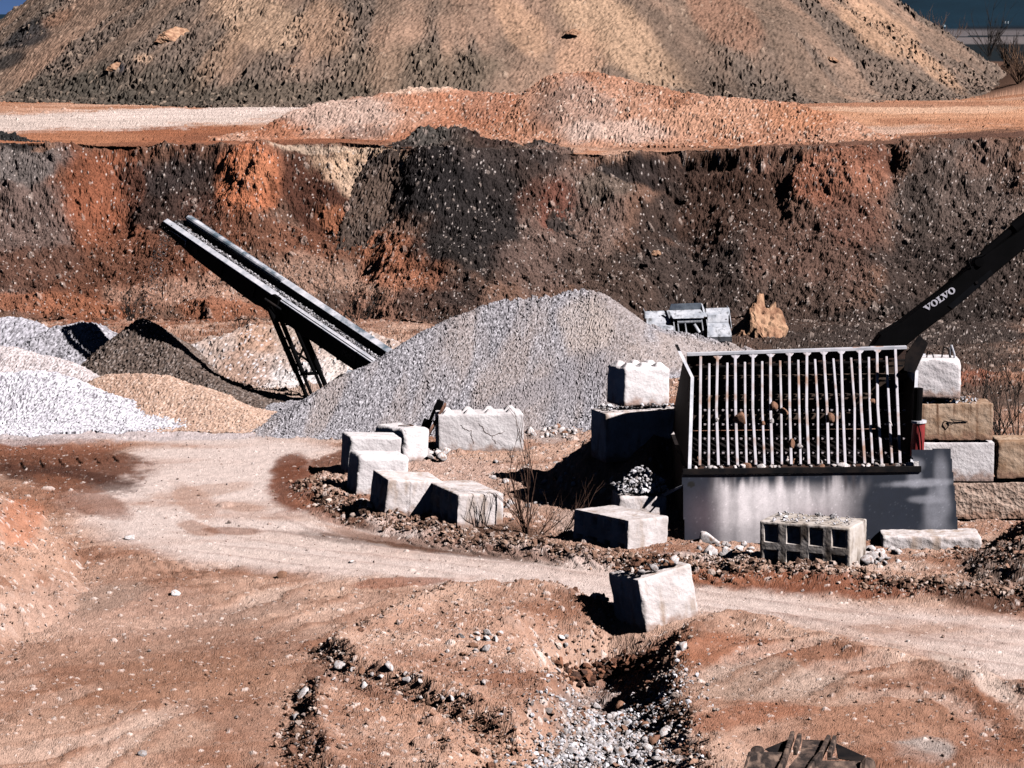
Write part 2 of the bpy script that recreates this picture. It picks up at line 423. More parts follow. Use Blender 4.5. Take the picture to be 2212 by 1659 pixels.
G_SPOTS = [
    # left edge, rust ruts, and the pale yard before the piles
    (100, 990, 210, 45, 6, S(112, 66, 44), .95), (60, 960, 200, 22, 0, S(150, 92, 64), .6), (130, 1030, 150, 26, 8, S(78, 46, 34), .8), (180, 1075, 110, 30, 20, S(140, 86, 58), .7),
    (330, 938, 460, 13, 0, S(206, 190, 190), .9), (60, 950, 160, 12, 0, S(190, 176, 176), .6), (700, 945, 160, 10, 0, S(206, 176, 160), .7),
    (640, 1050, 62, 58, -25, S(128, 72, 46), .95), (625, 1010, 40, 30, -30, S(120, 68, 44), .9), (700, 1100, 90, 20, 22, S(150, 92, 64), .8), (720, 990, 60, 14, -20, S(120, 72, 50), .9),
    (420, 1085, 60, 30, 40, S(182, 134, 108), .5), (425, 1140, 45, 14, 15, S(166, 116, 88), .6), (505, 1146, 60, 8, 2, S(140, 88, 62), .7), (440, 1060, 110, 14, -8, S(186, 142, 118), .5), (520, 1095, 60, 10, 5, S(176, 128, 100), .5),
    (880, 1258, 150, 9, -4, S(150, 92, 66), .7), (820, 1165, 120, 9, 14, S(176, 122, 92), .6),
    # the edge of the island and rust verge right of it
    (1000, 1185, 260, 16, 7, S(110, 66, 46), .9), (740, 1110, 80, 14, 28, S(100, 64, 46), .8), (1750, 1262, 330, 24, 3, S(136, 78, 50), .95), (1600, 1250, 120, 20, 3, S(160, 98, 66), .8),
    (2130, 1290, 130, 30, 5, S(96, 62, 46), .9), (2170, 1215, 100, 45, 0, S(104, 88, 80), .8), (1850, 1225, 200, 14, 0, S(206, 176, 158), .6), (1700, 1205, 260, 10, 0, S(196, 182, 178), .6),
    (950, 1190, 330, 8, 7, S(70, 52, 42), .5),
    # island soil
    (1000, 1020, 170, 40, 8, S(196, 158, 140), .9), (1180, 1060, 130, 60, 0, S(186, 146, 124), .9), (1320, 1060, 110, 60, 0, S(190, 140, 112), .9), (1080, 1150, 130, 24, 5, S(90, 66, 52), .7), (1180, 930, 80, 25, 0, S(170, 152, 146), .8),
    (1280, 1130, 90, 30, 0, S(176, 148, 134), .8),
    # foreground
    (200, 1320, 260, 60, 0, S(190, 150, 130), .6), (450, 1400, 260, 60, -10, S(150, 112, 92), .45), (330, 1500, 300, 70, -8, S(160, 112, 84), .7), (150, 1600, 260, 70, -4, S(192, 150, 126), .6),
    (480, 1560, 150, 50, -10, S(142, 92, 66), .6), (360, 1590, 120, 40, 0, S(196, 156, 132), .6), (560, 1310, 130, 24, -14, S(140, 112, 98), .5), (80, 1430, 160, 40, 10, S(150, 104, 80), .5),
    (240, 1290, 90, 26, -20, S(150, 122, 106), .6), (60, 1180, 90, 70, 30, S(206, 160, 134), .7), (40, 1130, 50, 60, 35, S(196, 116, 74), .6),
    (1000, 1350, 250, 40, 4, S(176, 126, 100), .5), (900, 1500, 240, 70, 10, S(196, 146, 118), .6), (1000, 1440, 200, 34, 12, S(150, 98, 72), .45), (1000, 1600, 200, 60, 20, S(190, 138, 108), .5),
    (690, 1440, 30, 60, 20, S(110, 74, 56), .6), (650, 1560, 26, 80, 0, S(110, 76, 58), .6), (800, 1490, 130, 16, 14, S(130, 84, 62), .6),
    (1340, 1480, 80, 60, -40, S(150, 96, 70), .7), (1300, 1560, 110, 90, 20, S(150, 130, 122), .8), (1330, 1630, 160, 50, 0, S(176, 164, 160), .8), (1400, 1540, 40, 60, 0, S(72, 54, 46), .7),  # last spot paints shade on the right scarp of the gully
    (1560, 1400, 140, 34, 0, S(168, 104, 70), .8), (1520, 1470, 110, 30, 0, S(172, 120, 92), .6), (1650, 1470, 170, 46, 0, S(176, 148, 130), .7), (1800, 1420, 120, 30, 10, S(160, 104, 74), .7), (1640, 1545, 150, 26, -6, S(160, 98, 66), .8),
    (1950, 1560, 200, 60, 0, S(172, 122, 94), .7), (2060, 1500, 100, 40, 30, S(150, 100, 74), .6), (2110, 1465, 110, 22, 28, S(214, 190, 176), .7), (2150, 1590, 100, 60, 40, S(150, 94, 64), .7), (2000, 1620, 70, 30, 0, S(176, 166, 160), .7),
    (1900, 1640, 140, 30, 0, S(150, 98, 70), .6), (1780, 1510, 90, 20, -5, S(186, 150, 128), .6),
    # floor behind the wall
    (1500, 735, 560, 40, 0, S(86, 66, 56), .9), (1960, 760, 320, 50, 0, S(74, 62, 56), .9), (2090, 822, 60, 24, 0, S(150, 90, 66), .9), (2150, 850, 100, 30, 0, S(80, 64, 56), .8), (700, 840, 200, 60, 0, S(186, 158, 142), .8),
]
C_SPOTS = [
    (200, 500, 300, 210, 0, S(138, 78, 48), .9), (40, 480, 120, 190, 0, S(112, 98, 92), .8), (60, 350, 100, 50, 0, S(116, 106, 102), .85), (30, 300, 60, 18, 10, S(44, 40, 40), .95), (95, 320, 30, 12, 0, S(150, 108, 84), .8),
    (205, 420, 75, 90, 0, S(150, 84, 52), .8), (400, 430, 130, 95, 0, S(62, 50, 46), .9), (350, 375, 90, 40, 0, S(62, 52, 50), .8), (285, 400, 26, 50, 10, S(120, 70, 48), .6), (440, 455, 50, 40, 0, S(100, 66, 54), .5),
    (550, 395, 72, 74, 0, S(196, 112, 66), .95), (560, 380, 40, 36, 0, S(206, 126, 80), .7), (690, 420, 95, 110, -20, S(84, 48, 34), .95), (640, 520, 180, 46, 14, S(130, 78, 52), .7), (860, 540, 120, 46, 14, S(162, 98, 64), .85),
    (740, 480, 70, 30, 20, S(186, 112, 70), .6), (160, 590, 230, 50, 0, S(104, 66, 48), .8), (120, 660, 200, 24, 5, S(160, 96, 62), .8), (420, 630, 190, 36, 0, S(180, 134, 110), .85), (480, 670, 120, 26, 0, S(168, 100, 64), .7), (300, 560, 90, 60, 0, S(112, 70, 50), .7),
    (720, 610, 150, 56, 10, S(172, 132, 110), .85), (880, 600, 120, 40, 10, S(170, 104, 70), .8), (830, 670, 130, 40, 0, S(150, 104, 82), .8), (960, 660, 110, 40, 0, S(86, 66, 58), .8), (720, 650, 40, 24, 0, S(62, 54, 50), .6),
    (795, 352, 115, 48, 0, S(212, 172, 138), .95), (770, 390, 40, 40, 0, S(206, 170, 140), .9), (700, 322, 120, 8, 0, S(206, 176, 150), .8),
    (1010, 430, 190, 150, 25, S(50, 44, 43), .97), (930, 400, 110, 60, -50, S(44, 40, 40), .9), (1060, 320, 200, 60, 0, S(74, 62, 58), .9), (930, 300, 70, 30, 0, S(62, 56, 54), .9), (1060, 296, 60, 24, 0, S(46, 38, 36), .9), (1020, 540, 90, 60, 30, S(52, 46, 44), .9), (990, 620, 60, 40, 0, S(66, 54, 50), .8),
    (960, 400, 110, 80, 40, S(46, 41, 41), .9), (1060, 490, 150, 70, 35, S(50, 44, 43), .85), (1160, 400, 110, 70, 20, S(58, 50, 48), .8), (1160, 430, 50, 60, 30, S(106, 66, 50), .6), (1240, 480, 110, 150, 25, S(128, 102, 90), .9), (1195, 440, 40, 60, 25, S(120, 62, 42), .7), (1320, 390, 70, 50, 0, S(112, 96, 84), .8), (1180, 580, 110, 60, 0, S(112, 88, 78), .8), (1290, 545, 60, 50, 30, S(140, 112, 98), .7),
    (1400, 360, 160, 24, 0, S(48, 42, 42), .9), (1560, 460, 150, 140, 20, S(76, 54, 44), .95), (1420, 470, 50, 110, 25, S(60, 50, 46), .8), (1640, 380, 110, 40, 0, S(84, 58, 46), .8), (1650, 345, 40, 30, 0, S(136, 96, 78), .6),  # first spot paints the shade beneath the overhanging lip
    (1820, 380, 105, 74, 0, S(164, 104, 76), .92), (1760, 420, 60, 30, 30, S(150, 92, 66), .8), (1900, 340, 60, 30, 0, S(120, 72, 52), .7), (2080, 450, 150, 160, 0, S(104, 88, 80), .92), (2130, 340, 60, 40, 0, S(128, 100, 86), .8), (1990, 420, 40, 110, 0, S(80, 68, 62), .8), (2180, 560, 60, 60, 0, S(120, 98, 84), .7),
    (1480, 620, 260, 110, 0, S(72, 60, 55), .92), (1780, 560, 150, 120, 0, S(108, 80, 68), .9), (1840, 470, 70, 60, 0, S(120, 80, 64), .7), (1760, 660, 150, 60, 0, S(96, 76, 66), .8), (2050, 620, 190, 110, 0, S(70, 58, 53), .92), (1330, 620, 100, 60, 20, S(90, 70, 60), .8), (2000, 700, 300, 50, 0, S(64, 54, 50), .9),
    (1330, 332, 40, 12, 0, S(190, 146, 120), .8),
    (1500, 712, 560, 30, 0, S(86, 66, 56), .9), (1250, 690, 300, 20, 0, S(92, 72, 62), .8), (1950, 730, 300, 34, 0, S(72, 60, 55), .9),
]
P_SPOTS = [
    (250, 292, 640, 26, 1, S(160, 94, 58), .95), (160, 262, 620, 22, -2, S(216, 194, 182), .95), (420, 244, 260, 12, -2, S(226, 202, 190), .95), (150, 300, 150, 20, 0, S(176, 112, 74), .8), (640, 304, 260, 14, 2, S(140, 84, 56), .8), (420, 313, 420, 5, 0, S(84, 60, 50), .35),
    (2080, 250, 330, 34, 0, S(206, 146, 106), .95), (2000, 236, 240, 10, 0, S(222, 178, 146), .7), (2150, 268, 180, 12, 0, S(180, 116, 78), .6), (1950, 262, 60, 8, 0, S(150, 88, 56), .5), (1650, 298, 420, 14, -3, S(206, 166, 142), .9), (1800, 314, 480, 13, -4, S(104, 72, 58), .9), (1400, 314, 200, 10, 0, S(150, 100, 72), .8), (2100, 300, 160, 10, -4, S(96, 66, 54), .8),
    (1950, 226, 300, 6, 0, S(170, 112, 80), .8),
]
# ------------------------------------------------------------------ ground sheet
tin = np.linspace(-0.2, 0.2, 1160)
tout = 0.2 * (1 + np.linspace(0, 1, 26)[1:] ** 2 * 5)
TT = np.concatenate([-tout[::-1], tin, tout])
def span(a, b, s0, s1):
    out = [a]
    while out[-1] < b: out.append(out[-1] + s0 + (s1 - s0) * (out[-1] - a) / (b - a))
    return out[:-1]
YY = np.array(span(24, 34, .6, .1) + span(34, 67, .03, .078) + span(67, 98, .16, .2) + span(98, 113, .04, .05) + span(113, 160, .14, .3) + list(np.geomspace(160, 5200, 90)))
NR, NC = len(YY), len(TT)
Xg = (YY[:, None] * TT[None, :]).ravel(); Yg = np.repeat(YY, NC)
Zm = macro_z(Xg, Yg)
PX, PY = proj(Xg, Yg, Zm)
dcl = Yg - 0
s_ = cliff_shift(Xg, Yg)
on_cliff = (Yg > YT0 + s_ - 0.6) & (Yg < YC0 + 0.75 * s_ + 0.25)
on_plat = (Yg >= YC0 + 0.75 * s_ + 0.25) & (Yg < 162)
on_field = Yg >= 162
near = ~(on_cliff | on_plat | on_field)
Xw, Yw = Xg, Yg
wob = fbm(Xw * .9, Yw * .45, 4, 3)
wob_f = fbm(Xw * 5, Yw * 3, 3, 8)
rd = np.full(Xg.shape, -9.0); m = near & (Yg < 70)
rp = [W(*p) for p in ROADP]
rd[m] = poly_sd(Xg[m], Yg[m], rp)
rdn = rd + 0.35 * wob + 0.12 * wob_f
roadm = sst(-0.5, 0.7, rdn)

Cg = np.zeros((len(Xg), 3), F32)
# base soils and the tinted distance
ca, sa = math.cos(R(22)), math.sin(R(22))
u_, v_ = Xg * ca + Yg * sa, -Xg * sa + Yg * ca
streak = fbm(u_ * .25, v_ * 1.6, 4, 5)
mixv = sst(-.45, .45, 0.6 * streak + 0.7 * fbm(Xg * .5, Yg * .3, 4, 6))[:, None]
Cg[:] = S(152, 103, 77) * (1 - mixv) + S(200, 158, 134) * mixv
mixp = sst(-.3, .5, fbm(Xg * .12, Yg * .8, 4, 2))[:, None].astype(F32)
Cg[on_plat] = (S(176, 116, 80) * (1 - mixp) + S(206, 156, 126) * mixp)[on_plat]
Cg[on_cliff] = S(126, 92, 74)
fieldc = np.where((PY < 62)[:, None], S(9, 44, 62), S(26, 38, 46)).astype(F32)  # shadowy teal of the distance is put into the far hillside's colour
fy = PY + 3.0 * (PX - 2000) / 212 * 1.2
fieldc[(fy > 68) & (fy < 79)] = S(112, 104, 106)
fieldc[(fy > 82) & (fy < 98)] = S(122, 112, 112)
fieldc[(fy > 62) & (fy <= 68)] = S(20, 30, 40)
fieldc[(fy > 98) & (fy < 135)] = S(26, 36, 42)
fieldc[PY >= 135] = S(110, 78, 60)
nz = fbm(Xg * .05, Yg * .02, 3, 4)[:, None].astype(F32)
Cg[on_field] = (fieldc * (1 + 0.25 * nz))[on_field]
# road
rt = fbm(Xg * .35, Yg * .8, 4, 9) + .25
Croad = S(208, 176, 162) + (S(226, 202, 192) - S(208, 176, 162)) * sst(-.3, .35, rt)[:, None] + (S(186, 144, 122) - S(208, 176, 162)) * sst(.2, .5, -rt + .5 * wob_f * .6)[:, None] * .7
Cg = Cg * (1 - roadm[:, None]).astype(F32) + Croad.astype(F32) * roadm[:, None].astype(F32)
w2 = 0.75 * wob + 0.5 * wob_f
mm = near; Cg[mm] = paint(Cg[mm], PX[mm], PY[mm], w2[mm], G_SPOTS)
wc = fbm(Xg * .7, Yg * .7, 4, 2) + 0.5 * fbm(Xg * 2.6, Yg * 2.6, 3, 5)
mm = on_cliff | (near & (Yg > 90)) | (on_plat & (Yg < 111)); Cg[mm] = paint(Cg[mm], PX[mm], PY[mm], wc[mm], C_SPOTS)
mm = on_plat; Cg[mm] = paint(Cg[mm], PX[mm], PY[mm], w2[mm], P_SPOTS)

# tyre tracks: pale pressed bands with darker loose edges
TRK = [[(-60, 1560), (200, 1490), (430, 1420), (640, 1340), (800, 1290)], [(-60, 1480), (180, 1420), (400, 1350), (600, 1275), (760, 1240)], [(120, 1700), (330, 1560), (560, 1440), (700, 1350)], [(-60, 1640), (200, 1600), (480, 1500), (640, 1420)],
       [(300, 1120), (420, 1180), (700, 1215), (1100, 1262), (1600, 1330), (2212, 1425), (2500, 1480)], [(430, 1110), (520, 1150), (800, 1190), (1200, 1240), (1700, 1315), (2212, 1385), (2500, 1440)], [(640, 1110), (760, 1150), (1100, 1205), (1500, 1270), (2212, 1352), (2500, 1400)],
       [(1560, 1700), (1640, 1560), (1800, 1470), (2000, 1450), (2130, 1490), (2212, 1560), (2300, 1700)], [(1700, 1700), (1760, 1600), (1880, 1530), (2020, 1530), (2120, 1600), (2160, 1700)], [(1500, 1500), (1640, 1430), (1850, 1410), (2050, 1450)]]
TRR = np.zeros(Xg.shape)
mk = near & (Yg < 67)
for T_ in TRK:
    dd = line_d(Xg[mk], Yg[mk], PW(T_)) + .22 * wob[mk] + .08 * wob_f[mk]
    br_ = sst(-.35, .25, fbm(Xg[mk] * .3, Yg[mk] * .2, 2, 9)) * (1 - .45 * roadm[mk])
    a_ = sst(.30, .16, np.abs(dd)) * br_; e_ = np.exp(-((np.abs(dd) - .36) / .09) ** 2) * br_
    TRR[mk] += -.022 * a_ + .020 * e_
    c_ = Cg[mk]; k_ = (.38 * a_)[:, None].astype(F32); c_ = c_ * (1 - k_) + S(222, 190, 172) * k_
    k_ = (.45 * e_)[:, None].astype(F32); Cg[mk] = c_ * (1 - k_) + S(140, 92, 66) * k_
# relief
D = np.zeros(Xg.shape)
off = 1 - 0.8 * roadm
m = near & (Yg < 70)
x, y, o_ = Xg[m], Yg[m], off[m]
d = o_ * (0.07 * fbm(x * .8, y * .5, 4, 1) + 0.055 * fbm(u_[m] * .5, v_[m] * 2.4, 4, 3) + 0.03 * fbm(x * 4, y * 3, 3, 6))
d += 0.010 * fbm(x * 11, y * 6, 2, 9) * (0.3 + 0.7 * o_)
gd = line_d(x, y, GULLY); bd = line_d(x, y, BERM); isl = poly_sd(x, y, ISLE)
lob = np.maximum(poly_sd(x, y, LOBE1), poly_sd(x, y, LOBE2)); lb = poly_sd(x, y, LBANK); rh = poly_sd(x, y, RHEAP)
rough = np.clip(sst(1.6, .3, gd) + sst(.9, .2, bd) + .5 * sst(0, .5, isl) + .6 * sst(-.2, .4, lob) + .6 * sst(-.4, .3, lb) + .5 * sst(-.2, .4, rh), 0, 1.1)
st1, r1 = stones(x, y, .16, .08 * o_ + .26 * rough, 1)
st2, r2 = stones(x, y, .105, .18 * o_ + .45 * rough + .05, 4)
st3, r3 = stones(x, y, .42, .012 * o_ + .10 * rough, 6)
d += st1 * .5 + st2 * .4 + st3 * .45
d += (rng.random(d.shape) - .5) * (0.005 + 0.006 * o_ + .008 * rough)
d += rough * (.06 * fbm(x * 3.1, y * 2.2, 3, 3) + .018 * fbm(x * 8, y * 5, 2, 5))
tr = line_d(x, y, PW([(900, 1172), (1000, 1186), (1250, 1222), (1480, 1246), (1600, 1262)]))
d += .035 * sst(.30, .2, tr) * sst(-.2, .5, np.sin((x * .93 + y * .35) * 26) + .6 * fbm(x * 2, y * 2, 2, 3))
tr = poly_sd(x, y, PW([(250, 1212), (300, 1196), (420, 1212), (500, 1228), (420, 1244), (300, 1238)]))
d += .02 * sst(-.1, .2, tr) * np.sin((x * .8 + y * .6) * 24) * np.sign(np.sin((x * .6 - y * .8) * 9))
tr = line_d(x, y, PW([(60, 1003), (140, 1000), (250, 992)]))
d += .05 * sst(.5, .3, tr) * sst(-.2, .5, np.sin((x * .93 + y * .3) * 16))
d += TRR[m]
D[m] = d
Cn = Cg[m]
for stn, rr, mn in ((st1, r1, .012), (st2, r2, .008), (st3, r3, .03)):
    k = (stn > mn)
    br = (0.75 + 0.75 * rr)[:, None]
    pale = (S(206, 190, 182) * br).astype(F32)
    wgt = np.where(k, 0.12 + 0.5 * (rr > .7), 0)[:, None].astype(F32)
    Cn = Cn * (1 - wgt) + pale * wgt
Cn *= (1 + 0.16 * fbm(x * 9, y * 6, 2, 7) + 0.22 * (rng.random(len(Cn)) - .5))[:, None].astype(F32)
Cg[m] = Cn
m = on_cliff | (near & (Yg >= 70))
x, y = Xg[m], Yg[m]
amp = np.where(on_cliff[m], 1.0, 0.4)
d = amp * (.34 * fbm(x * .55, y * .75, 3, 1) + .13 * fbm(x * 2.4, y * 2.6, 3, 5) + .08 * fbm(x * 6, y * 6, 3, 8))
cl = np.abs(fbm(x * .5 + y * .25, y * .5, 3, 10))
for (cx, cy, rx, ry, dep) in CARVE:
    d -= np.where(on_cliff[m] | (dep < 0), .65 * dep * np.exp(-ell(PX[m], PY[m], cx, cy, rx, ry) ** 2 - 0) * (1 + .6 * wc[m]), 0)
st1, r1 = stones(x, y, .38, .3, 2); st2, r2 = stones(x, y, .17, .5, 5)
d += st1 * .7 + st2 * .8 + (rng.random(d.shape) - .5) * .045
D[m] = d
Cn = Cg[m]
for stn, rr, mn, pw in ((st1, r1, .05, .35), (st2, r2, .03, .4)):
    wgt = np.where((stn > mn) & (rr > .72), pw, 0)[:, None].astype(F32)
    Cn = Cn * (1 - wgt) + S(214, 190, 176) * wgt
Cn *= .92 * (1 + 0.34 * fbm(x * 2.5, y * 2.5, 3, 7) + 0.7 * (rng.random(len(Cn)) - .5))[:, None].astype(F32)
spk = rng.random(len(Cn)) > .988; Cn[spk] = S(222, 206, 198)
Cg[m] = Cn
m = on_plat
x, y = Xg[m], Yg[m]
sp_, rp_ = stones(x, y, .34, .07, 3)
D[m] = sp_ * .8 + .10 * fbm(x * .25, y * .5, 4, 1) + .07 * fbm(x * .4, y * 3, 3, 4) + .03 * fbm(x * 3, y * 3, 2, 6) + (rng.random(len(x)) - .5) * .03
Cg[m] *= (1 + 0.25 * fbm(x * .5, y * 3, 3, 7) + 0.25 * (rng.random(len(x)) - .5))[:, None].astype(F32)
Zg = Zm + D
Yv = np.where(on_cliff, Yg - .75 * D, Yg); Zg2 = np.where(on_cliff, Zm + .75 * D, Zg)
Vg = np.stack([Xg, Yv, Zg2], 1)
Fg = grid_faces(NR, NC)
fc = Fg[:, 0]
zone = np.where(on_field[fc], 4, np.where(on_plat[fc], 3, np.where(on_cliff[fc], 2, np.where(rdn[fc] > 0, 1, 0))))
for zid, nm, mt in ((0, 'ground', M['ground']), (1, 'road', M['ground']), (2, 'quarry_terrain', M['bank']), (3, 'upper_road', M['bank']), (4, 'field', M['hill'])):
    v, f, c = compact(Vg, Fg[zone == zid], Cg)
    tag(np_mesh(nm, v, f, mt, c), kind='structure')

from mathutils.bvhtree import BVHTree
def surf(X, Y):
    """height of the finished ground sheet at a point"""
    t = X / Y
    i = int(np.clip(np.searchsorted(YY, Y), 1, NR - 1)); j = int(np.clip(np.searchsorted(TT, t), 1, NC - 1))
    return float(Zg[i * NC + j])
def hit(px, py):
    """the point of the ground seen at a picture position"""
    d = ray(px, py); lo, hi = 30.0, 118.0
    prev = lo
    for Y in np.arange(33, 118, .15):
        p = at(px, py, Y)
        if p.z < surf(p.x, p.y): break
    a, b = Y - .15, Y
    for _ in range(8):
        c = (a + b) / 2; p = at(px, py, c)
        if p.z < surf(p.x, p.y): b = c
        else: a = c
    p = at(px, py, (a + b) / 2)
    return p
# ------------------------------------------------------------------ heaps: each a sheet over its own ridge line
def ridge_pts(pix, Yb, slope, zb):
    """3-D ridge from picture positions: a face of this slope rises from depth Yb to the ridge"""
    out = []
    for p in pix:
        px, py = p[:2]
        yb = p[2] if len(p) > 2 else Yb
        t = math.tan(TH + math.atan((py - CY) / FX))      # z = CH - t*Y  and  z = zb + slope*(Y - yb)
        Y = (CH - zb + slope * yb) / (slope + t)
        out.append(at(px, py, Y))
    return out

def heap(name, ridge, slope, step, zfloor, colf, mat, rough=0.05, lump=0.12, grain=(.07, .5), seed=0, soft=0.25, cut=0.25, wobble=0.5, stn=1.0, streak=None, mesh_only=False, sx=1.0):
    pts = []
    for a, b in zip(ridge, ridge[1:]):
        n = max(2, int((b - a).length / .35))
        pts += [a.lerp(b, k / n) for k in range(n)]
    pts.append(ridge[-1])
    P = np.array([tuple(p) for p in pts])
    H = P[:, 2].max() - min(zfloor if np.isscalar(zfloor) else -1.5, P[:, 2].min())
    rr = H / slope + 0.8
    x0, x1 = P[:, 0].min() - rr / sx, P[:, 0].max() + rr / sx
    y0, y1 = P[:, 1].min() - rr, P[:, 1].max() + rr * 0.8
    xs = np.arange(x0, x1, step); ys = np.arange(y0, y1, step * 1.25)
    X = np.tile(xs, len(ys)); Y = np.repeat(ys, len(xs))
    zf = zfloor
    wx = X + wobble * fbm(X * .45, Y * .45, 3, seed); wy = Y + wobble * fbm(X * .45 + 9, Y * .45, 3, seed + 1)
    Z = np.full(X.shape, -99.0); NX = np.zeros(X.shape); DD = np.zeros(X.shape)
    for p in P:
        d = np.sqrt(((wx - p[0]) * sx) ** 2 + (wy - p[1]) ** 2)
        z = p[2] - slope * (np.sqrt(d * d + soft * soft) - soft)
        m = z > Z
        Z[m] = z[m]; DD[m] = d[m]; NX[m] = np.arctan2((wx - p[0])[m], -(wy - p[1])[m])
    i = np.clip(np.searchsorted(YY, Y), 1, NR - 1); j = np.clip(np.searchsorted(TT, X / Y), 1, NC - 1)
    G = Zg[i * NC + j]
    # talus: the foot eases into the ground
    e = Z - G
    Z = np.where(e < 0.5, G + np.where(e > -0.5, (e + 0.5) ** 2 * 0.5, e), Z) if soft > 0 else Z
    dn = lump * fbm(X * .9, Y * .9, 3, seed + 2)
    if streak is not None:      # runnels down the face
        dn += streak * fbm((P[:, 0].mean() + X) * 1.1 + 0.8 * NX, DD * .25, 3, seed + 5)
    Z = Z + dn
    Z2 = Z.reshape(len(ys), len(xs)); gy_, gx_ = np.gradient(Z2, ys, xs)
    gx_ = np.clip(gx_.ravel(), -1.5, 1.5); gy_ = np.clip(gy_.ravel(), -1.5, 1.5); nn = np.sqrt(1 + gx_ ** 2 + gy_ ** 2)
    Zs = Z
    st, r = stones(X, Y, grain[0], grain[1], seed + 3)
    dd_ = st * stn + (rng.random(Z.shape) - .5) * rough
    Z = Zs + dd_ / nn
    keep = (Z > G - cut)
    if zfloor is not None and np.isscalar(zfloor): keep &= Z > zfloor - 3
    px, py = proj(X, Y, Z)
    col = colf(X, Y, Z, px, py, NX, DD, st, r)
    V = np.stack([X - dd_ * gx_ / nn, Y - dd_ * gy_ / nn, np.maximum(Z, G - cut - .1)], 1)
    F = grid_faces(len(ys), len(xs))
    F = F[keep[F].any(1)]
    V, F, col = compact(V, F, col.astype(F32))
    # a heap stands at its own foot
    o = np_mesh(name, V, F, mat, col)
    return o

def grainy(base, amt=0.3, pale=None, dark=None, tint=None):
    def f(X, Y, Z, px, py, NX, DD, st, r):
        n = len(X)
        c = np.tile(base, (n, 1)).astype(F32)
        if tint is not None:
            w = sst(-.15, .45, fbm(X * .7 + NX * .8, DD * .3 + Y * .1, 3, 5))[:, None].astype(F32) * .8
            c = c * (1 - w) + tint * w
        c *= (1 + amt * 2 * (rng.random(n) - .5) + .12 * fbm(X * 2, Y * 2, 3, 3))[:, None].astype(F32)
        if pale is not None:
            k = rng.random(n) > .86; c[k] = pale * (0.8 + 0.4 * rng.random((k.sum(), 1))).astype(F32)
        if dark is not None:
            k = rng.random(n) > .84; c[k] = dark
        return c
    return f

# the great spoil hill beyond the upper road
HA = (-4.3, 186.0); HZ = 28.0
def hill_mesh():
    xs = np.arange(-52, 46, .11); ys = np.arange(140, 186, .17)
    X = np.tile(xs, len(ys)); Y = np.repeat(ys, len(xs))
    dx, dy = X - HA[0], Y - HA[1]
    an = np.arctan2(dx, -dy); r = np.sqrt(dx * dx + dy * dy)
    w = 2.2 * fbm(X * .07, Y * .07, 3, 2)
    r2 = r + w
    Z = HZ - .615 * r2 - .11 * np.maximum(0, -X - 20)
    gul = fbm(an * 9 + .03 * r, r * .05, 4, 4)
    Z += .4 * gul + .10 * fbm(an * 26, r * .2, 3, 6) + .3 * fbm(X * .4, Y * .4, 4, 6)
    foot = Z - 4.6
    Z = np.where(foot < 1.2, 4.6 + np.where(foot > -1.2, (foot + 1.2) ** 2 * .2083, foot), Z)
    rock = sst(-.1, .35, fbm(an * 16 + .02 * r, r * .09, 3, 8) + .55 * sst(26, 42, r2) - .12)
    st1, q1 = stones(X, Y, .5, .05 + .16 * rock, 3); st2, q2 = stones(X, Y, .27, .25 + .6 * rock, 5)
    st3, q3 = stones(X, Y, 2.2, .10, 7)
    dd_ = (st1 * .75 + st2 * 1.0) * (.5 + .9 * rock) + st3 * .28 + (rng.random(Z.shape) - .5) * .13 * (.5 + rock)
    Z += .85 * dd_
    px, py = proj(X, Y, Z)
    n2 = .6 * fbm(an * 7, r * .09, 4, 1); n3 = fbm(X * .3, Y * .3, 4, 9)
    t = sst(-.35, .45, n2 + .4 * n3)[:, None]
    c = S(126, 104, 88) * (1 - t) + S(176, 136, 110) * t
    rk = rock[:, None]
    c = c * (1 - .8 * rk) + (S(118, 102, 90) * .6 + S(98, 86, 78) * .4) * .8 * rk
    hp = [(1330, 70, 60, 150, -50, S(206, 164, 128), .7), (1130, 60, 40, 90, -40, S(190, 146, 112), .6), (560, 40, 110, 60, 30, S(196, 158, 126), .7), (700, 70, 60, 60, 0, S(176, 136, 106), .6), (470, 130, 30, 90, 40, S(170, 132, 102), .5),
          (1900, 60, 40, 120, -52, S(206, 158, 120), .6), (2020, 150, 20, 70, -52, S(206, 158, 120), .6), (1500, 120, 50, 120, -48, S(108, 88, 74), .5), (1560, 40, 50, 100, -48, S(176, 122, 92), .5), (1250, 130, 60, 60, -40, S(200, 152, 118), .6), (60, 80, 60, 24, -25, S(44, 46, 50), .85), (20, 130, 40, 14, -25, S(46, 48, 50), .8), (130, 40, 40, 16, -25, S(140, 98, 72), .6),
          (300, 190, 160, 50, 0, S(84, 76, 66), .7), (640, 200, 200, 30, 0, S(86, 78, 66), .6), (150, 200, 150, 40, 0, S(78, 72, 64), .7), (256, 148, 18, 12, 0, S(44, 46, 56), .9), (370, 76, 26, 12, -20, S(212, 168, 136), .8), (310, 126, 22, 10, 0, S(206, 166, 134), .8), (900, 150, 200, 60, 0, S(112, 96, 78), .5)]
    c = c.astype(F32)
    c = paint(c, px, py, n3 + .4 * fbm(X * 1.1, Y * 1.1, 2, 3), hp)
    c *= (1 + .22 * n3 + .5 * (rng.random(len(c)) - .5))[:, None].astype(F32)
    for s_, q, mn in ((st1, q1, .12), (st2, q2, .07)):
        k = (s_ > mn) & (q > .6); c[k] = c[k] * .5 + S(206, 176, 150) * .5
    k = rng.random(len(c)) > .93; c[k] *= .4
    V = np.stack([X, Y - .5 * dd_, Z], 1); F = grid_faces(len(ys), len(xs))
    F = F[(Z > 3.9)[F].any(1)]
    V, F, c = compact(V, F, c)
    tag(np_mesh('hill', V, F, M['hill'], c), kind='structure')
hill_mesh()

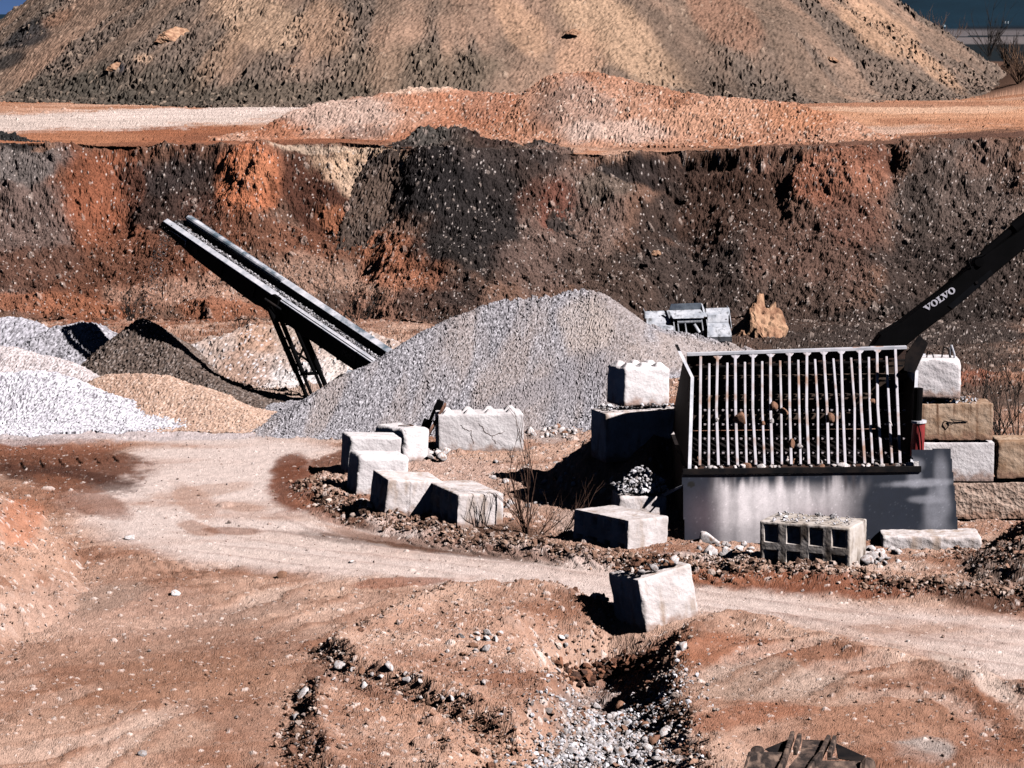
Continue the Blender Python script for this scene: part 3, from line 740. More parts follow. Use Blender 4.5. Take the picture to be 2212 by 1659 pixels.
def dirt(base, tint, pale_, amt=.3, pf=.9, spots=None):
    def f(X, Y, Z, px, py, NX, DD, st, r):
        n = len(X)
        w = sst(-.3, .35, fbm(X * .55, Y * .55, 4, 4))[:, None].astype(F32)
        c = base * (1 - w) + tint * w
        if spots: c = paint(c.astype(F32), px, py, fbm(X * .8, Y * .8, 3, 6) + .4 * fbm(X * 3, Y * 3, 2, 2), spots)
        c = c * (1 + amt * 2 * (rng.random(n) - .5) + .15 * fbm(X * 2.5, Y * 2.5, 3, 3))[:, None].astype(F32)
        k = (rng.random(n) > pf) | ((st > .03) & (r > .72)); c[k] = pale_ * (.8 + .5 * rng.random((k.sum(), 1))).astype(F32)
        return c
    return f

HEAPS = []
def add_heap(label, cat, *a, group=None, **k):
    o = heap(*a, **k); tag(o, label, cat, group); HEAPS.append(o); return o

# stony orange mounds on the upper road
rA = ridge_pts([(1165, 196), (1200, 165), (1262, 156), (1330, 166), (1400, 184), (1500, 205), (1600, 214), (1700, 226), (1780, 236), (1850, 268)], 113.5, .6, 4.35)
add_heap('long stony orange mound on the upper road, beneath the spoil hill', 'earth mound', 'earth_mound', rA, .6, .07, 4.2,
         dirt(S(176, 118, 86), S(192, 138, 108), S(222, 192, 172), .3, .965, [(1250, 240, 90, 60, 0, S(170, 138, 122), .7), (1180, 230, 40, 60, 20, S(120, 92, 78), .6), (1330, 280, 110, 26, 0, S(214, 184, 168), .6), (1560, 250, 160, 40, 0, S(206, 150, 116), .6), (1730, 250, 90, 30, 0, S(190, 122, 80), .6)]), M['bank'], rough=.09, lump=.22, grain=(.22, .25), seed=3)
rB = ridge_pts([(620, 245), (720, 216), (800, 206), (880, 188), (950, 186), (1010, 196), (1090, 196)], 114.5, .55, 4.35)
add_heap('lower orange mound with a flat pale top on the upper road', 'earth mound', 'earth_mound', rB, .55, .07, 4.2,
         dirt(S(174, 110, 76), S(190, 138, 110), S(220, 190, 172), .28, .965, [(720, 245, 130, 40, 0, S(196, 166, 150), .8), (900, 190, 90, 12, 0, S(224, 190, 164), .8), (960, 220, 90, 26, 0, S(186, 120, 84), .7), (780, 285, 60, 14, 0, S(120, 100, 92), .6), (1040, 230, 60, 40, 0, S(176, 120, 92), .6)]), M['bank'], rough=.08, lump=.18, grain=(.22, .25), seed=5)
# dark clods tipped over the edge
rC = ridge_pts([(870, 300), (905, 278), (960, 285), (1010, 282), (1050, 290), (1120, 300), (1200, 322)], 108.7, .9, 4.2)
add_heap('dark tipped soil heap on the brink of the quarry face', 'soil heap', 'soil_heap', rC, 1.1, .06, 2.0,
         dirt(S(66, 56, 52), S(104, 84, 72), S(150, 132, 122), .4, .97, [(1150, 420, 60, 80, 20, S(128, 86, 66), .7), (1100, 520, 80, 50, 20, S(118, 92, 78), .7), (1020, 430, 60, 60, 0, S(54, 46, 44), .8), (900, 420, 50, 60, 0, S(58, 52, 50), .8), (950, 500, 50, 50, 0, S(60, 54, 50), .8), (1060, 300, 60, 30, 0, S(60, 42, 38), .8), (920, 290, 50, 30, 0, S(92, 86, 80), .7), (1180, 330, 60, 20, 0, S(128, 100, 88), .7)]), M['bank'], rough=.10, lump=.35, grain=(.26, .4), seed=7, cut=.4, stn=.7)
rD = ridge_pts([(-40, 288), (10, 278), (40, 284), (80, 304)], 110.3, .9, 4.3)
add_heap('small black soil heap on the quarry brink above the grey face', 'soil heap', 'soil_heap', rD, 1.2, .05, 3.8, dirt(S(48, 46, 46), S(60, 58, 58), S(120, 112, 108), .4, .985), M['bank'], rough=.12, lump=.3, grain=(.4, .4), seed=9, cut=.4)

GG = 'gravel stockpiles on the quarry floor'
# stockpiles at the left
r_ = ridge_pts([(-60, 700), (-10, 688), (40, 684), (80, 694), (110, 720)], 78, .62, -.4)
add_heap('pale grey gravel pile at the back, behind the other left piles', 'gravel pile', 'gravel_pile', r_, .62, .05, -.6, grainy(S(186, 182, 192), .3, S(226, 222, 232), S(120, 116, 122)), M['gravel'], rough=.05, lump=.12, grain=(.09, .6), seed=1, group=GG)
r_ = ridge_pts([(80, 730), (120, 706), (160, 698), (195, 703), (225, 728), (240, 745)], 73.5, .64, -.3)
add_heap('grey gravel pile with two rounded tops beside the dark cone', 'gravel pile', 'gravel_pile', r_, .64, .045, -.6, grainy(S(172, 168, 176), .32, S(216, 212, 222), S(104, 100, 106)), M['gravel'], rough=.065, lump=.12, grain=(.09, .6), seed=2, group=GG)
r_ = ridge_pts([(310, 689, 71.4), (318, 694, 71.4), (400, 768, 70.2), (480, 838, 68.6), (570, 898, 67)], 70, .72, -.1)
add_heap('dark brown cone of grit under the head of the conveyor', 'gravel pile', 'gravel_pile', r_, .72, .04, -.6, grainy(S(112, 94, 84), .4, S(166, 150, 142), S(70, 60, 56)), M['gravel'], rough=.06, lump=.08, grain=(.08, .6), seed=4, group=GG, soft=.2, wobble=.3)
r_ = ridge_pts([(400, 760), (470, 728), (560, 705), (650, 690), (740, 705), (840, 740), (930, 760)], 72.5, .5, -.3)
add_heap('broad mixed heap of pale stone and brown earth behind the conveyor legs', 'gravel pile', 'gravel_pile', r_, .5, .05, -.8,
         dirt(S(186, 160, 146), S(214, 204, 202), S(232, 226, 230), .32, .95, [(560, 730, 60, 40, 0, S(186, 142, 114), .8), (520, 800, 60, 60, 0, S(166, 128, 106), .7), (640, 720, 60, 40, 0, S(186, 164, 150), .7), (470, 850, 80, 30, 0, S(150, 118, 100), .7), (760, 770, 60, 60, 0, S(214, 196, 186), .7), (620, 880, 60, 20, 0, S(166, 108, 82), .7)]), M['gravel'], rough=.07, lump=.25, grain=(.11, .5), seed=6, group=GG)
r_ = ridge_pts([(-80, 748), (-20, 744), (40, 750), (95, 766), (150, 793), (190, 812)], 67.0, .6, -.05)
add_heap('smooth pinkish pile of fine chippings behind the white gravel', 'gravel pile', 'gravel_pile', r_, .6, .035, -.4, grainy(S(214, 200, 200), .22, S(232, 222, 226), S(156, 140, 138)), M['gravel'], rough=.04, lump=.07, grain=(.07, .5), seed=8, group=GG)
r_ = ridge_pts([(215, 822), (250, 812), (300, 810), (350, 813), (420, 832), (490, 866), (545, 898), (580, 921)], 64.3, .56, 0)
add_heap('low tan sand pile sloping to the road, beside the white gravel', 'sand pile', 'sand_pile', r_, .56, .035, -.3, grainy(S(206, 168, 144), .2, S(226, 196, 178), S(160, 124, 104), S(190, 150, 126)), M['gravel'], rough=.04, lump=.07, grain=(.07, .5), seed=10, group=GG)
r_ = ridge_pts([(-90, 812), (-20, 805), (60, 801), (120, 806), (180, 824), (240, 848), (310, 878), (370, 900), (430, 918)], 64.0, .6, 0)
add_heap('bright white gravel pile at the edge of the yard', 'gravel pile', 'gravel_pile', r_, .6, .035, -.3, grainy(S(220, 216, 226), .26, S(244, 242, 248), S(128, 122, 130)), M['gravel'], rough=.042, lump=.08, grain=(.07, .6), seed=11, group=GG)
# the main pile
r_ = ridge_pts([(604, 912), (640, 886), (680, 858), (740, 820), (790, 793), (835, 772), (880, 738), (930, 708), (985, 682), (1040, 660), (1090, 646), (1150, 641), (1195, 640), (1222, 628), (1250, 625), (1285, 633), (1310, 650, 63.8), (1340, 672, 64.5), (1380, 694, 65.5), (1450, 714, 66.5), (1530, 733, 67.5), (1610, 750, 68)], 63.2, .64, 0)
def maincol(X, Y, Z, px, py, NX, DD, st, r):
    c = grainy(S(162, 157, 163), .30, S(214, 210, 217), S(94, 90, 97))(X, Y, Z, px, py, NX, DD, st, r)
    t = np.clip(fbm((X * .82 + DD * .1) * 1.5, DD * .3, 3, 4) * 1.3, 0, .5)[:, None].astype(F32)
    c = c * (1 - t) + S(176, 156, 146) * (.8 + .4 * rng.random((len(X), 1))).astype(F32) * t
    return paint(c.astype(F32), px, py, fbm(X * .9, Y * .9, 3, 3), [(1270, 700, 60, 70, 0, S(200, 180, 168), .5), (1240, 830, 110, 50, -35, S(148, 142, 148), .5), (1100, 870, 150, 30, -20, S(148, 142, 148), .5), (1480, 770, 140, 40, 10, S(190, 168, 156), .5)])
MAINPILE = add_heap('largest grey gravel pile, peaked, in the middle of the quarry floor', 'gravel pile', 'gravel_pile', r_, .64, .027, -.3, maincol, M['gravel'], rough=.042, lump=.05, grain=(.06, .7), seed=0, group=GG, streak=.10, wobble=.15, soft=.10)
# ------------------------------------------------------------------ concrete blocks
def n3(P, f, seed=0):
    return (vn(P[:, 0] * f + P[:, 2] * f * .73, P[:, 1] * f - P[:, 2] * f * .61, seed) + vn(P[:, 1] * f + 3.3, P[:, 2] * f + P[:, 0] * f * .37, seed + 1)) * .6

def block_mesh(wx, wy, h, r0=.025, chip=.05, rough=.006, holes=None, knobs=0, groove=None, step=.03, seed=0, taper=0.0, top_chamfer=0.0):
    dim = np.array([wx, wy, h])
    Vs, Fs, n = [], [], 0
    def ax(L): return np.linspace(0, L, max(3, int(L / step) + 1))
    for axis in range(3):
        a, b = [(1, 2), (0, 2), (0, 1)][axis]
        ga, gb = ax(dim[a]), ax(dim[b])
        A, B = np.meshgrid(ga, gb, indexing='ij')
        for side in (0, 1):
            P = np.zeros((A.size, 3)); P[:, a] = A.ravel(); P[:, b] = B.ravel(); P[:, axis] = side * dim[axis]
            N = np.zeros((A.size, 3)); N[:, axis] = 2 * side - 1
            disp = np.zeros(A.size)
            if holes and holes[0] == axis and side == holes[1]:
                nu, rows, size, dep = holes[2:6]
                U, Vv = P[:, a], P[:, b]
                for k in range(nu):
                    uc = (k + .5) / nu * dim[a]
                    for vc in rows:
                        e = np.minimum(size / 2 - np.abs(U - uc), size * .62 - np.abs(Vv - vc))
                        disp -= np.clip(e / .065, 0, 1) * dep
            if knobs and axis == 2 and side == 1:
                ny = 2 if wy > .7 else 1
                for k in range(knobs):
                    for q in range(ny):
                        e = .13 - np.maximum(np.abs(P[:, 0] - (k + .5) / knobs * wx), np.abs(P[:, 1] - (q + .5) / ny * wy))
                        disp += np.clip(e / .08, 0, 1) * .085
            Q = P.copy()
            rr = r0 * (1 + .5 * n3(P, 6, seed)) + chip * np.clip(n3(P, 2.6, seed + 3) * 1.6 - .25, 0, 1.2)
            rr = np.minimum(rr, dim.min() * .45)
            if top_chamfer: rr = np.where(P[:, 2] > h * .6, np.maximum(rr, top_chamfer), rr)
            q = np.minimum(np.maximum(P, rr[:, None]), dim - rr[:, None])
            dvec = P - q; L = np.linalg.norm(dvec, axis=1); m = L > 1e-9
            Q[m] = q[m] + dvec[m] / L[m][:, None] * rr[m][:, None]
            Nn = np.where(m[:, None], dvec / np.maximum(L, 1e-9)[:, None], N)
            Q += Nn * (rough * (n3(P, 9, seed + 5) + .8 * n3(P, 24, seed + 7)))[:, None] + N * disp[:, None]
            if taper: Q[:, 0] += (Q[:, 0] - wx / 2) * taper * (1 - 2 * Q[:, 2] / h)
            f = grid_faces(len(ga), len(gb)) + n
            if (side == 1) == (axis == 1): f = f[:, ::-1]
            Vs.append(Q); Fs.append(f); n += len(Q)
    V = np.concatenate(Vs); F = np.concatenate(Fs)
    key = np.round(V / 5e-4).astype(np.int64)
    _, idx, inv = np.unique(key, axis=0, return_index=True, return_inverse=True)
    F = inv.ravel()[F]
    ok = np.array([len(set(f)) == 4 for f in F])
    return V[idx], F[ok]

GBN = 'concrete blocks around the island'
def block(label, px, py, yaw, wr, wl, h, mat='concrete', Y=None, roll=0, tip=0, sink=.06, group=GBN, **k):
    p = at(px, py, Y) if Y else hit(px, py)
    V, F = block_mesh(wr, wl, h + (0 if Y else sink), **k)
    o = np_mesh('concrete_block', V, F[:, ::-1] if False else F, M[mat], smooth=True)
    o.data.set_sharp_from_angle(angle=R(38))
    o.rotation_euler = (R(tip), R(roll), R(yaw))
    o.location = p - Vector((0, 0, 0 if Y else sink))
    return tag(o, label, 'concrete block', group)

HOLE = (0, 0, 4, (.58, .16), .17, .13)
block('weathered block with rounded shoulders and a wire loop on top, beside the leaning plank', 873, 1000, 42, .72, 1.05, .72, 'concrete_white', r0=.11, chip=.06, rough=.007, seed=1, roll=2)
BA = C.objects[-1]
block('low white block half hidden between the rounded block and the one in front of it', 750, 1024, 14, 1.12, .8, .78, 'concrete_white', r0=.05, chip=.07, seed=4, roll=3)
block('bright white block with sloping top at the outer bend of the track', 768, 1070, 17, 1.06, .8, .80, 'concrete_white', r0=.03, chip=.03, seed=7, roll=4, top_chamfer=.10)
block('tilted block with ragged dark end, next to the four-hole block', 829, 1110, 22, 1.15, .9, .66, 'concrete', r0=.03, chip=.05, seed=9, roll=6, tip=4, holes=(0, 0, 3, (.62, .18), .13, .1))
block('block whose dark end shows four square recesses, in front of the bare shrub', 987, 1138, 22, .92, 1.62, .60, 'concrete', r0=.02, chip=.03, seed=11, roll=2, holes=HOLE, top_chamfer=.04)
block('wide upright white block with cracked face, right of the leaning plank', 948, 976, 7, 1.86, .8, .80, 'concrete_white', r0=.022, chip=.03, seed=14, knobs=4, roll=-.5)
BF = C.objects[-1]
block('block with dark pitted end beside the steel plate, twigs over it', 1355, 1187, 39, .96, 1.5, .52, 'concrete', r0=.02, chip=.03, seed=17, holes=(0, 0, 4, (.58, .2), .17, .13), roll=2, sink=.22)
block('block heaped with pebbles, just behind the dark pitted block', 1336, 1130, 8, .90, .8, .50, 'concrete', Y=50.35, r0=.03, chip=.03, seed=19, roll=2)
BG2 = C.objects[-1]
block('hollow block showing eight square recesses, lying before the steel plate', 1836, 1226, 66, .95, 1.62, .68, 'concrete_dim', r0=.018, chip=.015, rough=.003, seed=21, holes=(0, 0, 4, (.68, .24), .25, .17), roll=0, step=.02, sink=.20)
BH = C.objects[-1]
block('lone block tilted beside the track with earth on its broken top', 1397, 1366, 30, 1.02, .95, .86, 'concrete', r0=.03, chip=.09, seed=23, roll=-9, tip=-3, sink=.05, step=.025)
BI = C.objects[-1]
block('broken block perched above the shaded block, left of the screen bars', 1347, 880, 24, 1.02, .8, .78, 'concrete_white', Y=54.6, r0=.05, chip=.10, rough=.007, seed=26, knobs=3, roll=2)
BJ = C.objects[-1]
block('block in deep shade under the broken perched block', 1308, 1000, 20, 1.7, .8, .98, 'concrete', Y=54.2, r0=.025, chip=.03, seed=29, knobs=0)
BK = C.objects[-1]
# the stacked wall right of the hopper
YW = 51.3; GW = 'blocks of the stacked retaining wall'
def wallb(label, x0, y0, x1, y1, mat, **k):
    s = YW / FX
    return block(label, x0, y1, 0, (x1 - x0) * s, .8, (y1 - y0) * s * 1.008, mat, Y=YW, group=GW, **k)
wallb('rough white block with broken right side, topmost of the stacked wall', 1972, 776, 2076, 862, 'concrete_white', r0=.04, chip=.14, rough=.009, seed=31)
BT = C.objects[-1]
wallb('rust-streaked tan block with a wire hook, second from the wall top', 1975, 872, 2146, 951, 'concrete_tan', r0=.018, chip=.025, rough=.008, seed=33)
BS = C.objects[-1]
wallb('smooth white block beneath the rust-streaked one in the wall', 1972, 955, 2149, 1040, 'concrete_white', r0=.015, chip=.012, rough=.003, seed=35)
wallb('stained block at the picture edge, beside the smooth white block', 2153, 952, 2320, 1034, 'concrete_tan', r0=.02, chip=.04, seed=37, knobs=0)
wallb('long block with pebbled surface, below the smooth white block', 2020, 1042, 2240, 1121, 'concrete_rough', r0=.015, chip=.015, rough=.012, seed=39)
wallb('plain tan bottom block next to the corner of the steel plate', 2020, 1125, 2152, 1206, 'concrete_rough', r0=.015, chip=.02, seed=41)
wallb('bottom block at the picture edge, above the earth heap', 2157, 1124, 2320, 1206, 'concrete_rough', r0=.015, chip=.02, seed=43)
V, F = block_mesh(1.75, .9, .5, r0=.03, chip=.05, rough=.012, seed=45)
o = np_mesh('concrete_slab', V, F, M['concrete'], smooth=True); o.data.set_sharp_from_angle(angle=R(38))
o.location = at(1905, 1204, 48.7) + Vector((0, 0, -.12)); o.rotation_euler = (0, 0, R(-4))
tag(o, 'low pale concrete slab under the right end of the steel plate', 'concrete slab')

def rel(o, name, pts, r, mat, n=6):
    """a bent wire cast into a block, as part of it"""
    m = MB(); m.path([Vector(p) for p in pts], r, n=n)
    me = bpy.data.meshes.new(name); me.from_pydata([tuple(v) for v in m.v], [], m.f); me.materials.append(M[mat])
    c = bpy.data.objects.new(name, me); C.objects.link(c); c.parent = o
    return c
rel(BA, 'lifting_loop', [(.2, .5, .72), (.18, .42, .80), (.3, .3, .80), (.5, .32, .79), (.56, .5, .79), (.5, .7, .78)], .012, 'twig')
rel(BS, 'wire_hook', [(.55, -.01, .36), (.6, -.05, .36), (.68, -.06, .30), (.72, -.05, .36), (.66, -.04, .4), (.8, -.03, .38), (.98, -.01, .35)], .009, 'twig_dark')
rel(BT, 'rebar_loop', [(.28, .3, .70), (.3, .28, .86), (.38, .25, .84), (.42, .26, .72)], .012, 'twig_dark')
rel(BT, 'rebar_loop', [(.56, .3, .70), (.6, .28, .95), (.68, .25, .92), (.72, .26, .72)], .014, 'twig_dark')
rel(BT, 'rebar_loop', [(.72, .3, .70), (.74, .28, .98), (.80, .26, .8), (.80, .26, .70)], .02, 'rail_dust')
for pts in ([(.48, -.005, .64), (.56, -.005, .55), (.7, -.005, .5), (.74, -.005, .36), (.76, -.005, .22)], [(.88, -.005, .66), (1.0, -.005, .5), (1.16, -.005, .36), (1.24, -.005, .2)], [(1.18, -.005, .38), (1.34, -.005, .44), (1.44, -.005, .47)]):
    q = [Vector(p) for p in pts]; z_ = []
    for a, b in zip(q, q[1:]):
        for k in range(4): z_.append(a.lerp(b, k / 4) + Vector((random.uniform(-.018, .018), 0, random.uniform(-.018, .018))))
    rel(BF, 'crack', z_ + [q[-1]], .0045, 'wood', n=4)

# ------------------------------------------------------------------ screening hopper
HOP = thing('screening_hopper', at(1730, 1172, 50.0), 'steel feed hopper with long sloping grizzly bars, beside the stacked wall', 'hopper')
def gz(px, py, f): return at(px, py, 50.0 + 2.05 * f)
bars_n = 23
for k in range(bars_n):
    t = k / (bars_n - 1)
    xb = 1512.6 + (1945 - 1512.6) * t; xt = 1512.6 + (1932 - 1512.6) * t
    long_ = k % 2 == 0
    bend = random.uniform(-4.5, 4.5) if 1 < k < 21 else 0; xb += random.uniform(-2, 2); xt += random.uniform(-1.5, 1.5)
    m = MB()
    f1 = 1.0 if long_ else .915
    p = [gz(xb, 1008 - 5 * t, 0), gz(xb + (xt - xb) * .5 + bend, 1008 + (766 - 1008) * .5 - 8 * t, .5), gz(xb + (xt - xb) * f1, (1008 - 5 * t) + (768 - 18 * t - 1008 + 5 * t) * f1, f1)]
    for a, b in zip(p, p[1:]): m.bar(a, b,     .05 if long_ else .043, .085, up=(0, -1, 1))
    m.build('grizzly_bar', M['steel_bar'], HOP, bevel=.008)
    if long_ and 0 < k < 22:
        q = p[-1]; g = MB(); w_ = .13
        g.prism([q + Vector((-w_, -.02, .02)), q + Vector((w_, -.02, .02)), q + Vector((.03, -.13, -.07)), q + Vector((-.03, -.13, -.07))], (0, .012, .016))
        g.build('gusset', M['steel_bar'], HOP)
CLIP = None
m = MB(); dwn = Vector((0, .075, -.085))
for k in range(7):
    f = .13 + .125 * k
    m.bar(gz(1500, 1008 - 240 * f, f) + dwn, gz(1952, 1003 - 252 * f, f) + dwn, .03, .03)
    m.build('cross_rod', M['steel_dark'], HOP); m = MB()
    # the upright stubs that carry the bars
    if k < 4:
        clip = None
        for j in range(bars_n):
            t = j / (bars_n - 1); x = 1512.6 + 430 * t + 7
            p = gz(x, 1008 - 246 * f, f) + Vector((.03, .0, -.02))
            if CLIP is None:
                CLIP = MB().box((0, 0, 0), (.045, .05, .028)).build('bar_clip', M['steel_bar'])
                c_ = CLIP
            else:
                c_ = CLIP.copy(); C.objects.link(c_)
            c_.parent = HOP; c_.location = p - HOP.location
a, b = gz(1484, 765, 1), gz(1958, 750, 1)
MB().bar(a, b, .16, .05).build('top_flange', M['rail_dust'], HOP)
MB().bar(a + Vector((0, .05, -.13)), b + Vector((0, .05, -.13)), .05, .19).build('top_beam', M['steel_rust'], HOP)
MB().bar(a + Vector((0, .0, -.245)), b + Vector((0, .0, -.245)), .16, .03).build('lower_flange', M['steel_dark'], HOP)
MB().tube(gz(1500, 1010, 0) + Vector((0, .03, -.02)), gz(1955, 1003, 0) + Vector((0, .03, -.02)), .035).build('bottom_rail', M['steel_rust'], HOP)
# inner walls of the hopper
def slab(p4, th, name, mat):
    p4 = [Vector(p) for p in p4]; n = (p4[1] - p4[0]).cross(p4[3] - p4[0]).normalized() * th
    return MB().hexa(p4 + [p + n for p in p4]).build(name, M[mat], HOP)
slab([at(1490, 778, 52.25), at(1960, 764, 52.25), at(1960, 925, 52.6), at(1490, 930, 52.6)], .04, 'back_wall', 'inner_steel')
slab([at(1490, 931, 52.6), at(1960, 926, 52.6), at(1958, 1010, 50.3), at(1488, 1014, 50.3)], .04, 'chute_floor', 'steel_dark')
for k in range(3):      # horizontal stiffeners in the hopper
    y = 818 + 42 * k
    MB().bar(at(1492, y, 52.05 + .06 * k), at(1958, y - 6, 52.05 + .06 * k), .12, .1).build('stiffener', M['inner_steel'], HOP)
def side(px_a, px_b, px_c, yb, yk, yc, sgn):
    A, B, D_ = at(px_a, yb, 49.95), at(px_b, yk, 51.3), at(px_c, yc, 51.95)
    t = Vector((.06 * sgn, 0, 0)); back = Vector((0, 2.3, 0))
    m = MB()
    Ab, Bb, Db = Vector((A.x, 55.4, A.z)), Vector((B.x, 53.7, B.z)), Vector((D_.x, 53.0, D_.z))  # rear reach lengthened out of view, to throw shade on the bank
    m.hexa([A, Ab, Ab + t, A + t, B, Bb, Bb + t, B + t]); m.build('side_plate', M['steel_dark'], HOP)
    m = MB(); m.hexa([B, Bb, Bb + t, B + t, D_, Db, Db + t, D_ + t]); m.build('flared_wing', M['steel_dark'], HOP)
    e = MB(); o1 = Vector((0, -.012, 0))
    e.hexa([A + o1, A + o1 + Vector((0, .01, 0)), A + t + o1 + Vector((0, .01, 0)), A + t + o1, B + o1, B + o1 + Vector((0, .01, 0)), B + t + o1 + Vector((0, .01, 0)), B + t + o1])
    e.hexa([B + o1, B + o1 + Vector((0, .01, 0)), B + t + o1 + Vector((0, .01, 0)), B + t + o1, D_ + o1, D_ + o1 + Vector((0, .01, 0)), D_ + t + o1 + Vector((0, .01, 0)), D_ + t + o1])
    e.build('edge_strip', M['rail_dust'], HOP)
side(1486, 1492, 1464, 1012, 815, 758, 1)
side(1966, 1977, 1993, 1012, 800, 764, 1)
MB().prism([at(1953, 800, 51.1), at(1957, 766, 51.1), at(1986, 724, 51.1), at(2005, 742, 51.1), at(1990, 775, 51.1), at(1976, 806, 51.1)], (0, .05, 0)).build('wing_plate', M['steel_dark'], HOP)
bl = at(1478, 1172, 50.2); br = at(1968, 1172, 50.2); zt = at(1500, 1016, 50.2).z
MB().box(((bl.x + br.x) / 2, 52.8, (zt - .4) / 2), (br.x - bl.x, 5.2, zt + .36)).build('hopper_body', M['steel_dark'], HOP)  # also lengthened backwards, unseen, to keep the bank in shade
MB().tube(at(1984, 838, 50.15), at(1981, 908, 50.15), .085, n=14).build('ram_rod', M['black_paint'], HOP, smooth=False)
MB().tube(at(1985, 912, 50.15), at(1980, 985, 50.15), .115, .13, n=16).build('ram_cylinder', M['red_paint'], HOP)
MB().tube(at(1985, 908, 50.15), at(1985, 913, 50.15), .14, n=16).build('ram_collar', M['rail_dust'], HOP)
MB().path([at(1983, 915, 50.0), at(1988, 935, 50.0), at(1991, 960, 50.0), at(1991, 985, 50.0)], .012).build('hydraulic_hose', M['black_paint'], HOP)
MB().prism([at(1408, 1078, 50.9), at(1474, 1048, 50.0), at(1474, 1052, 50.0), at(1412, 1086, 50.9)], (0, .05, 0)).build('sloping_flange', M['rail_dust'], HOP)

# big steel plate in front of the hopper, colours of rust bloom and dust over blue mill scale
def steel_plate():
    P0 = thing('steel_plate', at(1760, 1172, 49.3), 'large blue-grey steel plate dusted pale in the middle, below the bars', 'steel plate')
    out = [(1475, 1031), (1780, 1028), (1782, 1024), (1991, 1020), (1991, 1003), (1976, 1002), (1975, 977), (2060, 976), (2066, 1060), (2072, 1162), (1920, 1168), (1700, 1172), (1605, 1176), (1604, 1172), (1479, 1173)]
    pts = [at(x, y, 49.3) for x, y in out]
    xs = np.array([p.x for p in pts]); zs = np.array([p.z for p in pts])
    st = .022
    gx = np.arange(xs.min(), xs.max() + st, st); gzv = np.arange(zs.min(), zs.max() + st, st)
    X = np.tile(gx, len(gzv)); Z = np.repeat(gzv, len(gx))
    sdv = poly_sd(X, Z, list(zip(xs, zs)))
    F = grid_faces(len(gzv), len(gx)); F = F[(sdv > -st * .3)[F].all(1)]
    px = CX + X / 49.3 * FX; py = 1172 - (Z - zs.min()) / (49.3 / FX)
    n1 = fbm(X * 1.1, Z * .8, 4, 2); n2 = fbm(X * 6, Z * .7, 4, 6); n4 = fbm(X * 14, Z * 14, 2, 3)
    blue, dust, purp = S(24, 34, 52), S(252, 240, 242), S(120, 98, 106)
    w = sst(1528, 1585, px + 12 * n1) * sst(1890, 1790, px + 60 * n1)
    w = w * (.55 + .45 * sst(-.5, .5, n1 + .5 * n2)) * sst(0, 40, py - 1022 + 40 * np.maximum(n2, -.2))
    w = w * (1 - .55 * sst(1105, 1160, py + 25 * n1) * sst(1800, 1560, px))
    c = blue * (1 - w[:, None]) + dust * w[:, None]
    p_ = np.exp(-((px - 1770) / 60) ** 2 - ((py - 1130) / 40) ** 2) * .8 + np.exp(-((px - 1530) / 40) ** 2 - ((py - 1110) / 50) ** 2) * .5
    c = c * (1 - p_[:, None]) + purp * p_[:, None]
    for (cx, cy, rx, ry, a_, s_) in ((2000, 1040, 70, 8, -3, .75), (2040, 1090, 26, 40, 10, .5), (2050, 1020, 14, 40, 0, .45), (2010, 1075, 40, 8, 0, .5), (1990, 1000, 20, 14, 0, .5), (1990, 1030, 16, 20, 0, .45), (2040, 1140, 30, 20, 0, .25)):
        q = ell(px, py, cx, cy, rx, ry, a_) + .7 * n1 + .3 * n2
        k = (s_ * sst(1.3, .3, q))[:, None]; c = c * (1 - k) + S(176, 176, 188) * k
    for x_, l_, s_ in ((1545, 50, .5), (1590, 60, .5), (1690, 36, .6), (1715, 24, .4), (1840, 40, .7), (1858, 40, .6), (1800, 40, .4), (1560, 34, .4)):
        k = (s_ * np.exp(-((px - x_ - 2 * n2) / 4.5) ** 2) * sst(l_ + 1030, 1035, py + 14 * n1))[:, None]; c = c * (1 - k) + S(70, 62, 66) * k
    c *= (1 + .12 * n4 + .1 * n2)[:, None]
    k = rng.random(len(c)) > .99; c[k] = c[k] * 1.35 + .02
    hole = ell(px, py, 1500, 1043, 8, 6) < 1; c[hole] = S(12, 10, 10)
    n = len(X)
    buckle = .02 * fbm(X * .5, Z * .6, 2, 1) + .2 * (Z - zs.min())
    V = np.concatenate([np.stack([X, 49.3 + buckle, Z], 1), np.stack([X, 49.335 + buckle, Z], 1)])
    e = np.sort(np.concatenate([F[:, [0, 1]], F[:, [1, 2]], F[:, [2, 3]], F[:, [3, 0]]]), axis=1)
    eu, cnt = np.unique(e, axis=0, return_counts=True); b_ = eu[cnt == 1]
    F2 = np.concatenate([F, F[:, ::-1] + n, np.stack([b_[:, 0], b_[:, 1], b_[:, 1] + n, b_[:, 0] + n], 1)])
    V, F2, c2 = compact(V - np.array(P0.location), F2, np.concatenate([c, c]).astype(F32))
    mt = soil_mat('mill_scale_plate', 40, .15, .004, .12); mt.node_tree.nodes['Principled BSDF'].inputs['Roughness'].default_value = .55; mt.node_tree.nodes['Principled BSDF'].inputs['Specular IOR Level'].default_value = .35
    np_mesh('plate', V, F2, mt, c2, P0)
    a, b = at(1475, 1019, 49.53), at(1990, 1013, 49.53)
    MB().bar(a, b, .05, .105).build('top_lip', M['steel_dark'], P0, bevel=.006)
    MB().prism([at(2040, 1156, 49.27), at(2068, 1154, 49.27), at(2069, 1160, 49.27), at(2040, 1162, 49.27)], (0, .02, 0)).build('corner_tab', M['steel_dark'], P0)
    return P0
PLATE = steel_plate()

